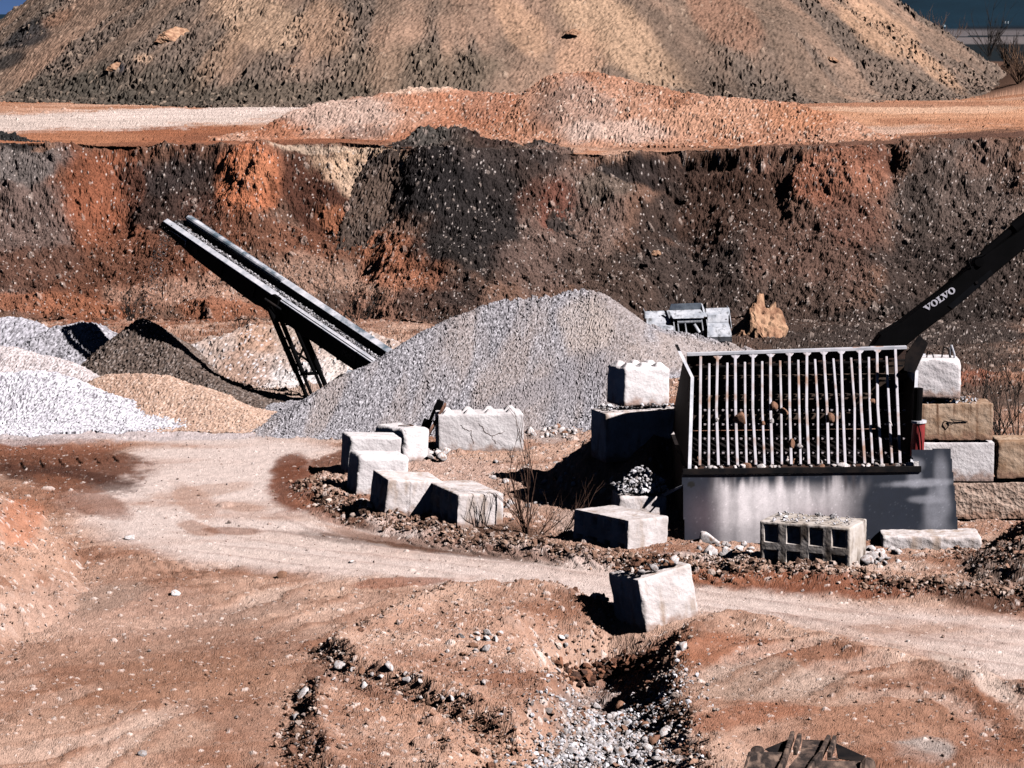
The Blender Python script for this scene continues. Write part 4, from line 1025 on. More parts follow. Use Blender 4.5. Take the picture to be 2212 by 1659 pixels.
# ------------------------------------------------------------------ excavator arm with its lettering
BY = 53.6
ARM = thing('excavator_arm', at(1930, 760, BY), 'black excavator arm with white lettering reaching down behind the hopper', 'excavator arm')
bp = lambda L, Y=BY: [at(x, y, Y) for x, y in L]
MB().prism(bp([(1868, 776), (1887, 745), (1903, 723), (1944, 698), (2034, 630), (2120, 556), (2212, 494), (2330, 415), (2330, 470), (2212, 539), (2136, 602), (2061, 667), (1987, 723), (1955, 750), (1948, 776)]), (0, .45, 0)).build('boom', M['black_paint'], ARM, bevel=.03)
MB().prism(bp([(2048, 660), (2078, 634), (2140, 582), (2146, 592), (2086, 646), (2058, 668)], BY - .012), (0, .01, 0)).build('reinforcing_plate', M['conveyor_paint'], ARM)
MB().tube(at(2122, 550, BY + .1), at(2190, 492, BY + .1), .075, n=12).build('arm_cylinder', M['black_paint'], ARM)
MB().tube(at(2190, 492, BY + .1), at(2330, 376, BY + .1), .11, n=14).build('arm_cylinder', M['black_paint'], ARM)
MB().tube(at(2168, 536, BY + .05), at(2330, 408, BY + .05), .02, n=8).build('hydraulic_pipe', M['steel_bar'], ARM)
MB().path([at(2098, 580, BY), at(2092, 566, BY - .05), at(2106, 556, BY - .05), at(2122, 552, BY), at(2130, 548, BY)], .018).build('hydraulic_hose', M['black_paint'], ARM)
MB().tube(at(2116, 566, BY - .03), at(2116, 566, BY + .5), .09, n=16).build('pivot_pin', M['black_paint'], ARM)
MB().tube(at(2110, 610, BY - .03), at(2110, 610, BY), .03, n=12).build('pivot_pin', M['steel_dark'], ARM)
def ring(cx, w, h, tx, ty, n=40):
    o = [(cx + w / 2 * math.cos(t), h / 2 + h / 2 * math.sin(t)) for t in [6.28318 * k / n for k in range(n)]]
    i = [(cx + (w / 2 - tx) * math.cos(t), h / 2 + (h / 2 - ty) * math.sin(t)) for t in [6.28318 * k / n for k in range(n)]]
    return o, i
def lettering():
    org = at(2001.5, 674.5, BY - .013); ang = math.atan2(74.5, 105); hgt = .125
    ex = Vector((math.cos(ang), 0, math.sin(ang))); ez = Vector((-math.sin(ang), 0, math.cos(ang)))
    V, F = [], []
    def quad(*p):
        n = len(V); V.extend(p); F.append(tuple(range(n, n + len(p))))
    def vee(x):
        quad((x + .12, .86), (x + .52, .86), (x + .78, .30), (x + .70, 0), (x + .58, 0))
        quad((x + .58, 0), (x + .70, 0), (x + 1.22, .86), (x + 1.04, .86), (x + .74, .26))
        quad((x, .86), (x + .64, .86), (x + .64, 1), (x, 1)); quad((x + .84, .86), (x + 1.36, .86), (x + 1.36, 1), (x + .84, 1))
    def oh(x):
        o, i = ring(x + .58, 1.16, 1.04, .34, .13); n = len(V); V.extend([(a, b - .02) for a, b in o] + [(a, b - .02) for a, b in i]); k = len(o)
        for j in range(k): F.append((n + j, n + (j + 1) % k, n + k + (j + 1) % k, n + k + j))
    def ell_(x):
        quad((x + .14, 0), (x + .50, 0), (x + .50, 1), (x + .14, 1)); quad((x, .87), (x + .14, .87), (x + .14, 1), (x, 1)); quad((x + .50, .87), (x + .64, .87), (x + .64, 1), (x + .50, 1))
        quad((x, 0), (x + .14, 0), (x + .14, .13), (x, .13)); quad((x + .50, 0), (x + 1.06, 0), (x + 1.06, .40), (x + .94, .40), (x + .84, .14), (x + .50, .13))
    vee(0); oh(1.24); ell_(2.46); vee(3.30); oh(4.56)
    s = .70 / 5.72
    P = [org + ex * (a * s) + ez * (b * hgt) for a, b in V]
    n = len(P); P2 = P + [p + Vector((0, .004, 0)) for p in P]
    MB().add(P2, F).build('lettering', M['lettering'], ARM)
lettering()

# ------------------------------------------------------------------ conveyor
N0, N1 = at(355, 476, 73.5), at(818, 788, 66.8)
CV = thing('conveyor', at(690, 860, 69.5), 'long black inclined stacking conveyor carrying gravel on lattice legs', 'conveyor')
ax_ = (N1 - N0); LEN = ax_.length * 1.16; ax_ = ax_.normalized()
pp = Vector((-ax_.y, ax_.x, 0)).normalized(); pp = pp if pp.y > 0 else -pp
up = pp.cross(ax_); up = up if up.z > 0 else -up
WD = .82
cp = lambda t, s, u: N0 + ax_ * (t * LEN) + pp * s + up * u
def strip(name, t0, t1, s0, s1, u0, u1, mat, **k):
    m = MB(); m.hexa([cp(t0, s0, u0), cp(t1, s0, u0), cp(t1, s1, u0), cp(t0, s1, u0), cp(t0, s0, u1), cp(t1, s0, u1), cp(t1, s1, u1), cp(t0, s1, u1)])
    return m.build(name, M[mat], CV, **k)
m = MB()
prof = [(0, 0), (1, 0), (1, -.50), (.42, -.52), (.40, -.56), (.33, -.54), (.14, -.44), (.07, -.34), (0, -.28)]
m.prism([cp(t, 0, u - .005) for t, u in prof], pp * .05); m.build('side_frame', M['conveyor_paint'], CV)
m = MB(); m.prism([cp(t, WD - .05, u * .7 - .005) for t, u in prof], pp * .05); m.build('side_frame', M['conveyor_paint'], CV)
def flange(t0, t1, s0, s1, u0, u1, mat):
    m = MB(); q = [cp(t0, s0, u0), cp(t1, s0, u0), cp(t1, s1, u1), cp(t0, s1, u1)]
    return m.hexa(q + [p - up * .025 for p in q]).build('top_rail', M[mat], CV)
flange(0, .47, -.03, .09, -.02, .05, 'rail_dust'); flange(.472, 1, -.03, .09, -.035, .035, 'rail_dust')
strip('skirt_board', 0, 1, WD - .12, WD - .10, -.16, .02, 'rubber')
m = MB()
for a, b, mt in ((0, .36, 'rail_blue'), (.362, .55, 'rail_dust'), (.552, 1, 'rail_blue')):
    flange(a, b, WD - .12, WD + .02, .02, .10, mt)
MB().tube(cp(0, WD - .05, .02), cp(.40, WD - .05, .02), .085, n=12).build('cover_tube', M['rail_blue'], CV)
BELT = MB().hexa([cp(-.006, .12, -.20), cp(1, .12, -.20), cp(1, WD - .14, -.20), cp(-.006, WD - .14, -.20), cp(-.006, .12, -.17), cp(1, .12, -.17), cp(1, WD - .14, -.17), cp(-.006, WD - .14, -.17)]).build('belt', M['rubber'], CV)
MB().tube(cp(-.008, .06, -.2), cp(-.008, WD - .06, -.2), .12, n=16).build('head_drum', M['steel_dark'], CV)
fr = MB()
for a, b in (((.035, -.14), (.10, -.14)), ((.10, -.14), (.10, -.30))): fr.bar(cp(a[0], -.012, a[1]), cp(b[0], -.012, b[1]), .02, .02)
fr.build('drive_guard', M['rail_blue'], CV)
sg = MB(); sg.hexa([cp(.125, -.012, -.30), cp(.15, -.012, -.30), cp(.15, -.002, -.30), cp(.125, -.002, -.30), cp(.125, -.012, -.13), cp(.15, -.012, -.13), cp(.15, -.002, -.13), cp(.125, -.002, -.13)]); sg.build('warning_plate', M['steel_dark'], CV)
MB().hexa([cp(.465, -.10, -.30), cp(.49, -.10, -.30), cp(.49, 0, -.30), cp(.465, 0, -.30), cp(.465, -.10, .03), cp(.49, -.10, .03), cp(.49, 0, .03), cp(.465, 0, .03)]).build('hinge_bracket', M['black_paint'], CV)
zp = lambda x, y, Y: at((800 + x * .2411) / 1.4756, (900 + y * .2411) / 1.4756, Y)
LY, LYF = 69.7, 70.4
def leg(a, b, Y, r):
    p, q = zp(*a, Y), zp(*b, Y); e = q + (q - p) * .12; k = p.lerp(e, .62)
    m = MB(); m.tube(p, k, r, n=10); o = m.build('leg', M['black_paint'], CV)
    MB().tube(k, e, r * .72, n=10).build('leg', M['black_paint'], CV)
leg((240, 330), (760, 1560), LY, .075); leg((640, 560), (1010, 1420), LY, .085)
for k in range(14):
    MB().tube(cp(.06 + .066 * k, .02, -.52 if k > 2 else -.40), cp(.06 + .066 * k, WD - .02, -.52 if k > 2 else -.40), .05, n=10).build('return_roller', M['steel_dark'], CV)
    if k % 2: MB().bar(cp(.06 + .066 * k, -.02, -.03), cp(.06 + .066 * k, -.02, -.42), .05, .03).build('frame_rib', M['black_paint'], CV)
leg((400, 500), (820, 1530), LYF, .06); leg((560, 520), (955, 1450), LYF, .06)
br = MB()
for a, b, Y0, Y1, r in (((650, 1215), (950, 1195), LY, LY, .045), ((600, 1110), (715, 800), LYF, LYF, .03), ((500, 850), (850, 1110), LYF, LYF, .03), ((610, 920), (500, 850), LYF, LYF, .02)):
    MB().tube(zp(*a, Y0), zp(*b, Y1), r, n=8).build('brace', M['black_paint'], CV)
MB().bar(zp(250, 400, LY), zp(700, 600, LY), .1, .12).build('cross_member', M['black_paint'], CV)
MB().bar(zp(330, 495, LY), zp(560, 485, LY), .1, .12).build('cross_member', M['black_paint'], CV)
MB().tube(zp(180, 215, LY - .1), zp(420, 375, LY - .1), .03, n=10).build('hydraulic_strut', M['steel_dark'], CV)
MB().tube(zp(420, 375, LY - .1), zp(600, 500, LY - .1), .045, n=10).build('hydraulic_strut', M['steel_dark'], CV)
MB().prism([zp(1235, 1240, 67.2), zp(1270, 1165, 67.2), zp(1500, 1225, 67.2), zp(1440, 1255, 67.2), zp(1330, 1215, 67.2), zp(1300, 1310, 67.2), zp(1220, 1290, 67.2)], (0, .3, 0)).build('axle_bracket', M['bucket_grey'], CV)
MB().path([zp(1040, 1400, 69), zp(1110, 1310, 69), zp(1180, 1245, 69), zp(1260, 1225, 69)], .06).build('tow_bar', M['steel_dark'], CV)
def words(body, size, org, ex, ez, name, mat, parent, shear=0):
    cu = bpy.data.curves.new(name, 'FONT'); cu.body = body; cu.size = size; cu.extrude = .002
    t = bpy.data.objects.new(name, cu); C.objects.link(t)
    bpy.context.view_layer.update()
    me = bpy.data.meshes.new_from_object(t.evaluated_get(bpy.context.evaluated_depsgraph_get()))
    bpy.data.objects.remove(t)
    n = ex.cross(ez)
    off = parent.matrix_basis.translation
    for v in me.vertices: v.co = org + ex * v.co.x + ez * v.co.y - n * v.co.z * -1 - off
    me.materials.clear(); me.materials.append(M[mat])
    o = bpy.data.objects.new(name, me); C.objects.link(o); o.parent = parent
    return o
words('McCloskey TS3065', .24, cp(.735, -.012, -.33), ax_, up, 'lettering', 'dim_lettering', CV)

# ------------------------------------------------------------------ wheel loader bucket seen from behind
LB = thing('loader_bucket', at(1488, 745, 90), 'pale grey loader bucket seen from behind over the shoulder of the main pile', 'loader bucket')
bz = lambda x, y, d=0.0: at((2030 + x * .16727) / 1.4756, (940 + y * .16727) / 1.4756, 90 + d)
def panel(name, q, th, mat):
    q = [Vector(p) for p in q]; n = Vector((0, th, 0))
    return MB().hexa(q + [p + n for p in q]).build(name, M[mat], LB, bevel=.015)
SL = 0
for (xa, xb, ya, yb, da, db, nm) in ((155, 620, 312, 455, .42, .08, 'upper_plate'), (1310, 1760, 255, 402, .42, .08, 'upper_plate'), (175, 660, 455, 562, .08, -.02, 'mid_plate'), (1340, 1745, 402, 532, .08, -.02, 'mid_plate')):
    panel(nm, [bz(xa, ya, da), bz(xb, ya - 12, da), bz(xb, yb - 10, db), bz(xa + 8, yb, db)], .05, 'bucket_grey')
for (xa, xb, ya) in ((185, 700, 562), (1345, 1800, 532)):
    yy = [ya, ya + 140, ya + 270, ya + 360, ya + 420]; dd = [-.02, -.42, -.62, -.55, -.3]
    if xa > 1000: xe = [1745, 1790, 1812, 1815, 1800]
    else: xe = [700] * 5
    m = MB()
    for k in range(4):
        m.hexa([bz(xa, yy[k], dd[k]), bz(xe[k], yy[k] - 8, dd[k]), bz(xe[k + 1], yy[k + 1] - 8, dd[k + 1]), bz(xa, yy[k + 1], dd[k + 1])] + [p + Vector((0, .06, 0)) for p in (bz(xa, yy[k], dd[k]), bz(xe[k], yy[k] - 8, dd[k]), bz(xe[k + 1], yy[k + 1] - 8, dd[k + 1]), bz(xa, yy[k + 1], dd[k + 1]))])
    m.build('curved_shell', M['bucket_grey'], LB)
panel('side_cutter', [bz(1748, 250, .40), bz(1764, 260, .42), bz(1815, 640, -.2), bz(1800, 640, -.2)], .9, 'bucket_grey')
panel('side_cutter', [bz(140, 312, .12), bz(154, 314, .12), bz(182, 660, .12), bz(170, 660, .12)], .9, 'bucket_grey')
panel('spill_guard', [bz(650, 172, .30), bz(1225, 152, .30), bz(1262, 272, .22), bz(610, 292, .22)], .04, 'bucket_blue')
panel('guard_base', [bz(600, 294, .22), bz(1280, 272, .22), bz(1275, 440, -.20), bz(690, 455, -.20)], .04, 'bucket_grey')
panel('gusset', [bz(1225, 160, .30), bz(1245, 165, .3), bz(1345, 415, -.05), bz(1280, 420, -.08)], .05, 'bucket_grey')
panel('gusset', [bz(560, 300, .1), bz(612, 290, .1), bz(700, 450, -.08), bz(610, 452, -.03)], .05, 'bucket_grey')
panel('recess', [bz(610, 455, .18), bz(1345, 430, .18), bz(1365, 850, .18), bz(620, 870, .18)], .05, 'black_paint')
for x0_, x1_ in ((690, 715), (765, 795), (905, 940), (1230, 1260), (1325, 1350)):
    m = MB(); m.prism([bz(x0_, 480, -.12), bz(x0_ + 18, 480, -.12), bz(x1_ + 40, 840, -.2), bz(x1_ + 12, 840, -.2)], (0, .25, 0)); m.build('hinge_plate', M['bucket_grey'], LB)
MB().tube(bz(770, 510, -.05), bz(1230, 490, -.05), .10, n=16).build('cross_tube', M['bucket_grey'], LB)
MB().tube(bz(1090, 560, -.2), bz(1190, 720, -.25), .06, n=12).build('tilt_lever', M['bucket_grey'], LB)
MB().tube(bz(1160, 740, -.2), bz(1230, 760, -.25), .08, n=12).build('tilt_lever', M['steel_dark'], LB)
MB().tube(bz(640, 600, -.1), bz(640, 600, .1), .11, n=16).build('hinge_pin', M['black_paint'], LB)
panel('marker', [bz(1690, 450, .0), bz(1725, 450, .0), bz(1725, 490, .03), bz(1690, 490, .03)], .02, 'lettering')

# ------------------------------------------------------------------ digger bucket at the bottom edge
DB = thing('digger_bucket', at(1750, 1659, 33.6), 'muddy digger bucket lying on the ground at the bottom edge', 'digger bucket')
dz_ = lambda x, y, Y: at((2350 + x * .217) / 1.4756, (2300 + y * .217) / 1.4756, Y - 2.3)
def dpan(name, q, th, mat='dug_steel', bev=.012):
    q = [Vector(p) for p in q]; n = Vector((0, th, -th * .5))
    return MB().hexa(q + [p + n for p in q]).build(name, M[mat], DB, bevel=bev)
def shell(name, xs, ys, Ys, mat='dug_steel'):
    m = MB()
    for k in range(len(ys) - 1):
        q = [dz_(xs[k][0], ys[k], Ys[k]), dz_(xs[k][1], ys[k] + 10, Ys[k]), dz_(xs[k + 1][1], ys[k + 1] + 10, Ys[k + 1]), dz_(xs[k + 1][0], ys[k + 1], Ys[k + 1])]
        m.hexa(q + [p + Vector((0, .02, -.03)) for p in q])
    return m.build(name, M[mat], DB)
shell('shell', [(215, 700), (150, 660), (90, 620), (40, 600)], [440, 640, 860, 1500], [34.0, 33.85, 33.7, 33.5])
shell('shell', [(1200, 1820), (1180, 1800), (1160, 1780), (1150, 1760)], [570, 700, 860, 1500], [34.0, 33.88, 33.7, 33.5])
shell('back_plate', [(960, 1300), (920, 1230), (760, 1190), (640, 1160)], [265, 480, 660, 1500], [34.6, 34.1, 33.86, 33.5])
dpan('side_web', [dz_(400, 400, 34.15), dz_(790, 240, 34.6), dz_(740, 560, 34.05), dz_(590, 520, 34.0)], .03, 'steel_dark')
dpan('side_web', [dz_(1440, 310, 34.6), dz_(1885, 515, 34.15), dz_(1800, 590, 34.0), dz_(1480, 540, 34.05)], .03, 'steel_dark')
for pts in ([(810, 235, 34.62), (780, 330, 34.35), (735, 470, 34.05), (690, 620, 33.9), (600, 820, 33.72), (420, 1300, 33.5)], [(915, 270, 34.6), (890, 340, 34.4), (850, 470, 34.1)], [(1345, 290, 34.6), (1290, 400, 34.35), (1220, 540, 34.05), (1120, 660, 33.9), (1020, 830, 33.72), (860, 1300, 33.5)], [(1430, 300, 34.6), (1390, 420, 34.3), (1350, 545, 34.05)]):
    m = MB()
    for a, b in zip(pts, pts[1:]): m.bar(dz_(*a) + Vector((0, 0, .03)), dz_(*b) + Vector((0, 0, .03)), .05, .11)
    m.build('lifting_lug', M['dug_steel'], DB, bevel=.012)
def ear(cx, cy, rx, ry, Y, th):
    pl = [dz_(cx + rx * math.cos(t), cy - ry * math.sin(t), Y) for t in [math.pi * k / 10 for k in range(11)]]
    pl += [dz_(cx - rx * 1.5, cy + 800, Y - .3), dz_(cx + rx, cy + 800, Y - .3)]
    MB().prism(pl, (0, th, -.02)).build('side_cheek', M['dug_steel'], DB, bevel=.015)
ear(1920, 640, 115, 120, 33.9, .06)
ear(300, 420, 100, 70, 34.05, .06)
dpan('edge_strip', [dz_(165, 440, 34.02), dz_(215, 430, 34.02), dz_(100, 780, 33.5), dz_(60, 780, 33.5)], .03)
dpan('weld_plate', [dz_(1320, 530, 34.04), dz_(1480, 530, 34.04), dz_(1500, 560, 34.0), dz_(1320, 560, 34.0)], .02)

# ------------------------------------------------------------------ planks leaning by the cracked block
p0 = at(918, 952, 59.6); p1 = at(962, 874, 60.0)
o = MB().bar(p0, p1, .05, .24, up=(0, -1, .3)).build('wooden_plank', M['wood'], None, bevel=.006)
tag(o, 'weathered brown plank leaning between the rounded and the cracked block', 'plank')
pst = thing('steel_post', at(915, 940, 60.3), 'dark post with square plates leaning behind the brown plank', 'post')
MB().bar(at(912, 950, 60.3), at(944, 872, 60.5), .05, .05).build('shaft', M['steel_dark'], pst)
MB().box(at(948, 876, 60.4), (.16, .1, .24), Matrix.Rotation(R(20), 3, 'Y')).build('end_plate', M['black_paint'], pst, bevel=.01)
MB().box(at(922, 915, 60.3), (.2, .12, .18), Matrix.Rotation(R(20), 3, 'Y')).build('end_plate', M['black_paint'], pst, bevel=.01)
# ------------------------------------------------------------------ loose stones
def rock_base(sub, seed, jag=.18):
    bm = bmesh.new(); bmesh.ops.create_icosphere(bm, subdivisions=sub, radius=1)
    V = np.array([v.co[:] for v in bm.verts]); F = np.array([[v.index for v in f.verts] for f in bm.faces]); bm.free()
    r = np.random.default_rng(seed)
    n = n3(V * 1.0 + r.random(3) * 9, 1.1, seed) * 1.3 + n3(V + 5, 2.4, seed + 2) * .5
    V = V * (1 + jag * n)[:, None]
    V *= np.array([1.0, .6 + .35 * r.random(), .45 + .3 * r.random()])
    for _ in range(8):      # broken facets
        d = r.normal(size=3); d /= np.linalg.norm(d); h = V @ d; lim = .66 * h.max()
        V -= np.maximum(h - lim, 0)[:, None] * d * .85
    return V, F
SMALL = [rock_base(1, k, .25) for k in range(8)]

def rot_mats(n, tilt=.6):
    a = rng.random(n) * 6.283; b = rng.normal(size=n) * tilt; c = rng.normal(size=n) * tilt
    ca, sa, cb, sb, cc, sc_ = np.cos(a), np.sin(a), np.cos(b), np.sin(b), np.cos(c), np.sin(c)
    z = np.zeros(n); o = np.ones(n)
    Rz = np.stack([ca, -sa, z, sa, ca, z, z, z, o], 1).reshape(n, 3, 3)
    Rx = np.stack([o, z, z, z, cb, -sb, z, sb, cb], 1).reshape(n, 3, 3)
    Ry = np.stack([cc, z, sc_, z, o, z, -sc_, z, cc], 1).reshape(n, 3, 3)
    return Rz @ Rx @ Ry

def scatter(name, P, size, col, label=None, cat=None, tilt=.6, mat='gravel', bury=.2):
    Vs, Fs, Cs, n = [], [], [], 0
    pick = rng.integers(0, len(SMALL), len(P))
    for k, (V, F) in enumerate(SMALL):
        m = pick == k
        if not m.any(): continue
        Rm = rot_mats(m.sum(), tilt)
        v = np.einsum('nij,vj->nvi', Rm, V) * size[m][:, None, None]
        p = P[m].copy(); p[:, 2] += size[m] * (.45 - bury)
        v = v + p[:, None, :]
        c = np.repeat(col[m][:, None, :], len(V), 1)
        f = F[None] + (np.arange(m.sum()) * len(V))[:, None, None] + n
        Vs.append(v.reshape(-1, 3)); Cs.append(c.reshape(-1, 3)); Fs.append(f.reshape(-1, 3)); n += len(V) * m.sum()
    o = np_mesh(name, np.concatenate(Vs), np.concatenate(Fs), M[mat], np.concatenate(Cs))
    return tag(o, label, cat, kind='stuff')

def surf_v(X, Y):
    i = np.clip(np.searchsorted(YY, Y), 1, NR - 1); j = np.clip(np.searchsorted(TT, X / Y), 1, NC - 1)
    k = i * NC + j
    return Zg[k], k

def palette(n, cols, w):
    cols = np.array(cols); k = rng.choice(len(cols), n, p=np.array(w) / sum(w))
    return (cols[k] * (.7 + .55 * rng.random((n, 1)))).astype(F32)

# gravel strewn over the ground
N = 90000
Ys = 33 + 35 * rng.random(N) ** .9; Xs = (rng.random(N) - .5) * .43 * Ys
gd = line_d(Xs, Ys, GULLY); bd = line_d(Xs, Ys, BERM)
isl = poly_sd(Xs, Ys, ISLE); lob = np.maximum(poly_sd(Xs, Ys, LOBE1), poly_sd(Xs, Ys, LOBE2)); lb = poly_sd(Xs, Ys, LBANK); rl = poly_sd(Xs, Ys, RLOBE)
rdd = poly_sd(Xs, Ys, rp)
cl = fbm(Xs * .6, Ys * .4, 3, 2)
dens = .05 + .16 * sst(0, .5, cl) + .8 * sst(1.0, .2, gd) + .6 * sst(.6, .1, bd) + .45 * sst(0, .4, isl) + .45 * sst(-.3, .3, lob) + .9 * np.exp(-(lob / .35) ** 2) + .5 * sst(-.5, .3, lb) + .12 * sst(0, .5, rl)
dens = np.where(rdd > .1, .05, dens)
m = rng.random(N) < dens; Xs, Ys, gd, lob = Xs[m], Ys[m], gd[m], lob[m]
sz = np.clip(.016 * np.exp(rng.normal(size=len(Xs)) * .5), .008, .075)
zz, kk = surf_v(Xs, Ys)
pc = palette(len(Xs), [S(212, 196, 190), S(178, 142, 122), S(146, 106, 84), S(196, 184, 182), S(110, 84, 70)], [2, 3, 3, 1.5, 1.5])
pc = (.55 * pc + .45 * Cg[kk] * (.8 + .5 * rng.random((len(Xs), 1)))).astype(F32)
wg = (sst(1.0, .35, gd) * .75)[:, None]
pc = (pc * (1 - wg) + palette(len(Xs), [S(222, 216, 220), S(186, 176, 176), S(150, 138, 134)], [3, 2, 1]) * wg).astype(F32)
scatter('gravel', np.stack([Xs, Ys, zz], 1), sz, pc)

# pale pebbles lying in the gully
def along(line, n, wd):
    out = []
    L = [np.hypot(b[0] - a[0], b[1] - a[1]) for a, b in zip(line, line[1:])]
    for _ in range(n):
        s = rng.random() * sum(L)
        for (a, b), l in zip(zip(line, line[1:]), L):
            if s < l: break
            s -= l
        t = s / l; out.append((a[0] + (b[0] - a[0]) * t + rng.normal() * wd, a[1] + (b[1] - a[1]) * t + rng.normal() * wd))
    return np.array(out)
q = along(PW([(1330, 1470), (1350, 1500), (1330, 1550), (1290, 1600), (1270, 1650), (1250, 1740)]), 5200, .42)
zz, _ = surf_v(q[:, 0], q[:, 1])
scatter('pebbles', np.stack([q[:, 0], q[:, 1], zz + .01], 1), np.clip(.03 * np.exp(rng.normal(size=len(q)) * .45), .012, .09),
        palette(len(q), [S(228, 224, 230), S(196, 188, 190), S(160, 146, 140), S(170, 128, 104)], [4, 3, 1.5, 1]))

q = along(BERM, 4200, .24)
zz, kk = surf_v(q[:, 0], q[:, 1])
cc = palette(len(q), [S(176, 140, 118), S(140, 104, 84), S(206, 180, 166), S(96, 70, 56)], [3, 3, 2, 1.5])
ql = np.concatenate([along(LOBE1 + LOBE1[:1], 1500, .16), along(LOBE2 + LOBE2[:1], 1300, .16), along(PW([(2085, 1225), (2150, 1205), (2212, 1200), (2300, 1210), (2250, 1260), (2130, 1260)]), 1500, .35), along(PW([(1440, 1375), (1410, 1470), (1425, 1560), (1475, 1620), (1500, 1720)]), 1100, .2)])
zl, kl = surf_v(ql[:, 0], ql[:, 1])
scatter('earth_clods', np.stack([ql[:, 0], ql[:, 1], zl], 1), np.clip(.028 * np.exp(rng.normal(size=len(ql)) * .5), .01, .1), palette(len(ql), [S(172, 130, 106), S(140, 96, 74), S(206, 182, 168), S(106, 76, 60)], [3, 3, 2, 1]))
scatter('earth_clods', np.stack([q[:, 0], q[:, 1], zz], 1), np.clip(.034 * np.exp(rng.normal(size=len(q)) * .5), .012, .12), cc)

# cobbles: each a thing
COB = []
for k in range(9):
    V, F = rock_base(3, 40 + k, .2 if k < 6 else .32)
    me = bpy.data.meshes.new('cobble'); me.from_pydata([tuple(v) for v in V], [], [tuple(f) for f in F])
    me.polygons.foreach_set('use_smooth', [True] * len(F)); me.materials.append(M['cobble']); COB.append(me)
COBR = []
for me in COB[4:]:
    c = me.copy(); c.materials.clear(); c.materials.append(M['cobble_rust']); COBR.append(c)
def cobble(p, s, label, group=None, rust=False, name='cobble', cat='stone', sq=1.0, me=None):
    src = me or random.choice(COBR if rust else COB)
    o = bpy.data.objects.new(name, src); C.objects.link(o)
    o.location = Vector(p) + Vector((0, 0, s * .22)); o.scale = (s, s * random.uniform(.8, 1.1), s * random.uniform(.85, 1.2) * sq)
    o.rotation_euler = (random.uniform(-.5, .5), random.uniform(-.5, .5), random.uniform(0, 6.28))
    return tag(o, label, cat, group)
def cluster(n, cx, cy, rx, ry, lo, hi, label, group, rust=0.0, stack=False):
    done = []
    for k in range(n):
        for _ in range(20):
            a, r = random.uniform(0, 6.283), math.sqrt(random.random())
            p = hit(cx + rx * r * math.cos(a), cy + ry * r * math.sin(a)); s = lo + (hi - lo) * random.random() ** 2
            if all((p - q).length > .55 * (s + t) for q, t in done): break
        done.append((p, s))
        cobble(p + Vector((0, 0, s * .5 if stack and k > n * .7 else 0)), s, label, group, rust=random.random() < rust)
cluster(16, 932, 982, 46, 18, .07, .17, 'cobble in the heap between the rounded block and the cracked block', 'cobbles heaped by the cracked block', .12, True)
cluster(34, 1190, 934, 55, 14, .05, .13, 'pale cobble on the bank between the main pile and the shaded block', 'cobbles on the bank by the main pile', .05)
cluster(17, 1565, 1192, 62, 14, .06, .15, 'white cobble at the foot of the steel plate, left of the hollow block', 'cobbles at the foot of the steel plate', 0, True)
cobble(hit(1530, 1172), .19, 'largest white cobble at the foot of the steel plate', sq=1.2)
cluster(20, 1895, 1205, 55, 20, .06, .16, 'white cobble tumbled beside the bright end of the hollow block', 'cobbles beside the hollow block', 0, True)
cluster(60, 1330, 1590, 130, 70, .05, .12, 'pale cobble lying in the pebbly gully below the lone block', 'cobbles in the gully', .12)
cluster(26, 1090, 1390, 150, 46, .04, .10, 'stone on the raised gravel left of the lone block', 'stones on the raised gravel', .2)
cluster(22, 880, 1470, 170, 50, .04, .09, 'small stone on the stony ledge in the foreground', 'stones on the stony ledge', .2)
cluster(20, 860, 1090, 180, 30, .03, .07, 'stone in the crumbled berm before the island blocks', 'stones in the berm', .2)
cluster(24, 1130, 1040, 120, 60, .04, .09, 'stone on the island soil behind the bare shrub', 'stones on the island soil', .15)
cobble(hit(610, 1248), .10, 'brown stone casting a shadow beside the track', rust=True, sq=1.3)
cobble(hit(1474, 1402), .10, 'white stone on rusty soil just below the lone block', sq=1.2)
cobble(hit(656, 1502), .09, 'upright stone at the corner of the stony ledge', sq=1.4)
cobble(hit(638, 1552), .08, 'pale stone at the foot of the stony ledge')
cobble(hit(734, 1440), .11, 'flat pale stone on the upper gravel ledge', sq=.7)
cobble(hit(310, 1632), .08, 'small dark-shadowed stone low in the left foreground', sq=1.2)
cobble(hit(378, 1284), .11, 'pale half-buried stone in the left ruts', sq=.8)
cobble(hit(283, 1165), .12, 'broad flat stone at the left edge of the track', sq=.6)
cobble(hit(758, 1216), .07, 'flat stone in the middle of the pale track', sq=.6)
q = np.array([tuple(hit(1215 + 190 * k / 260 + random.gauss(0, 8), 1462 - 40 * abs(k / 260 - .2) + random.gauss(0, 11))) for k in range(260)])
scatter('earth_clods', q, np.clip(.055 * np.exp(rng.normal(size=260) * .4), .02, .13), palette(260, [S(150, 98, 70), S(110, 72, 54), S(84, 60, 50)], [3, 3, 2]))

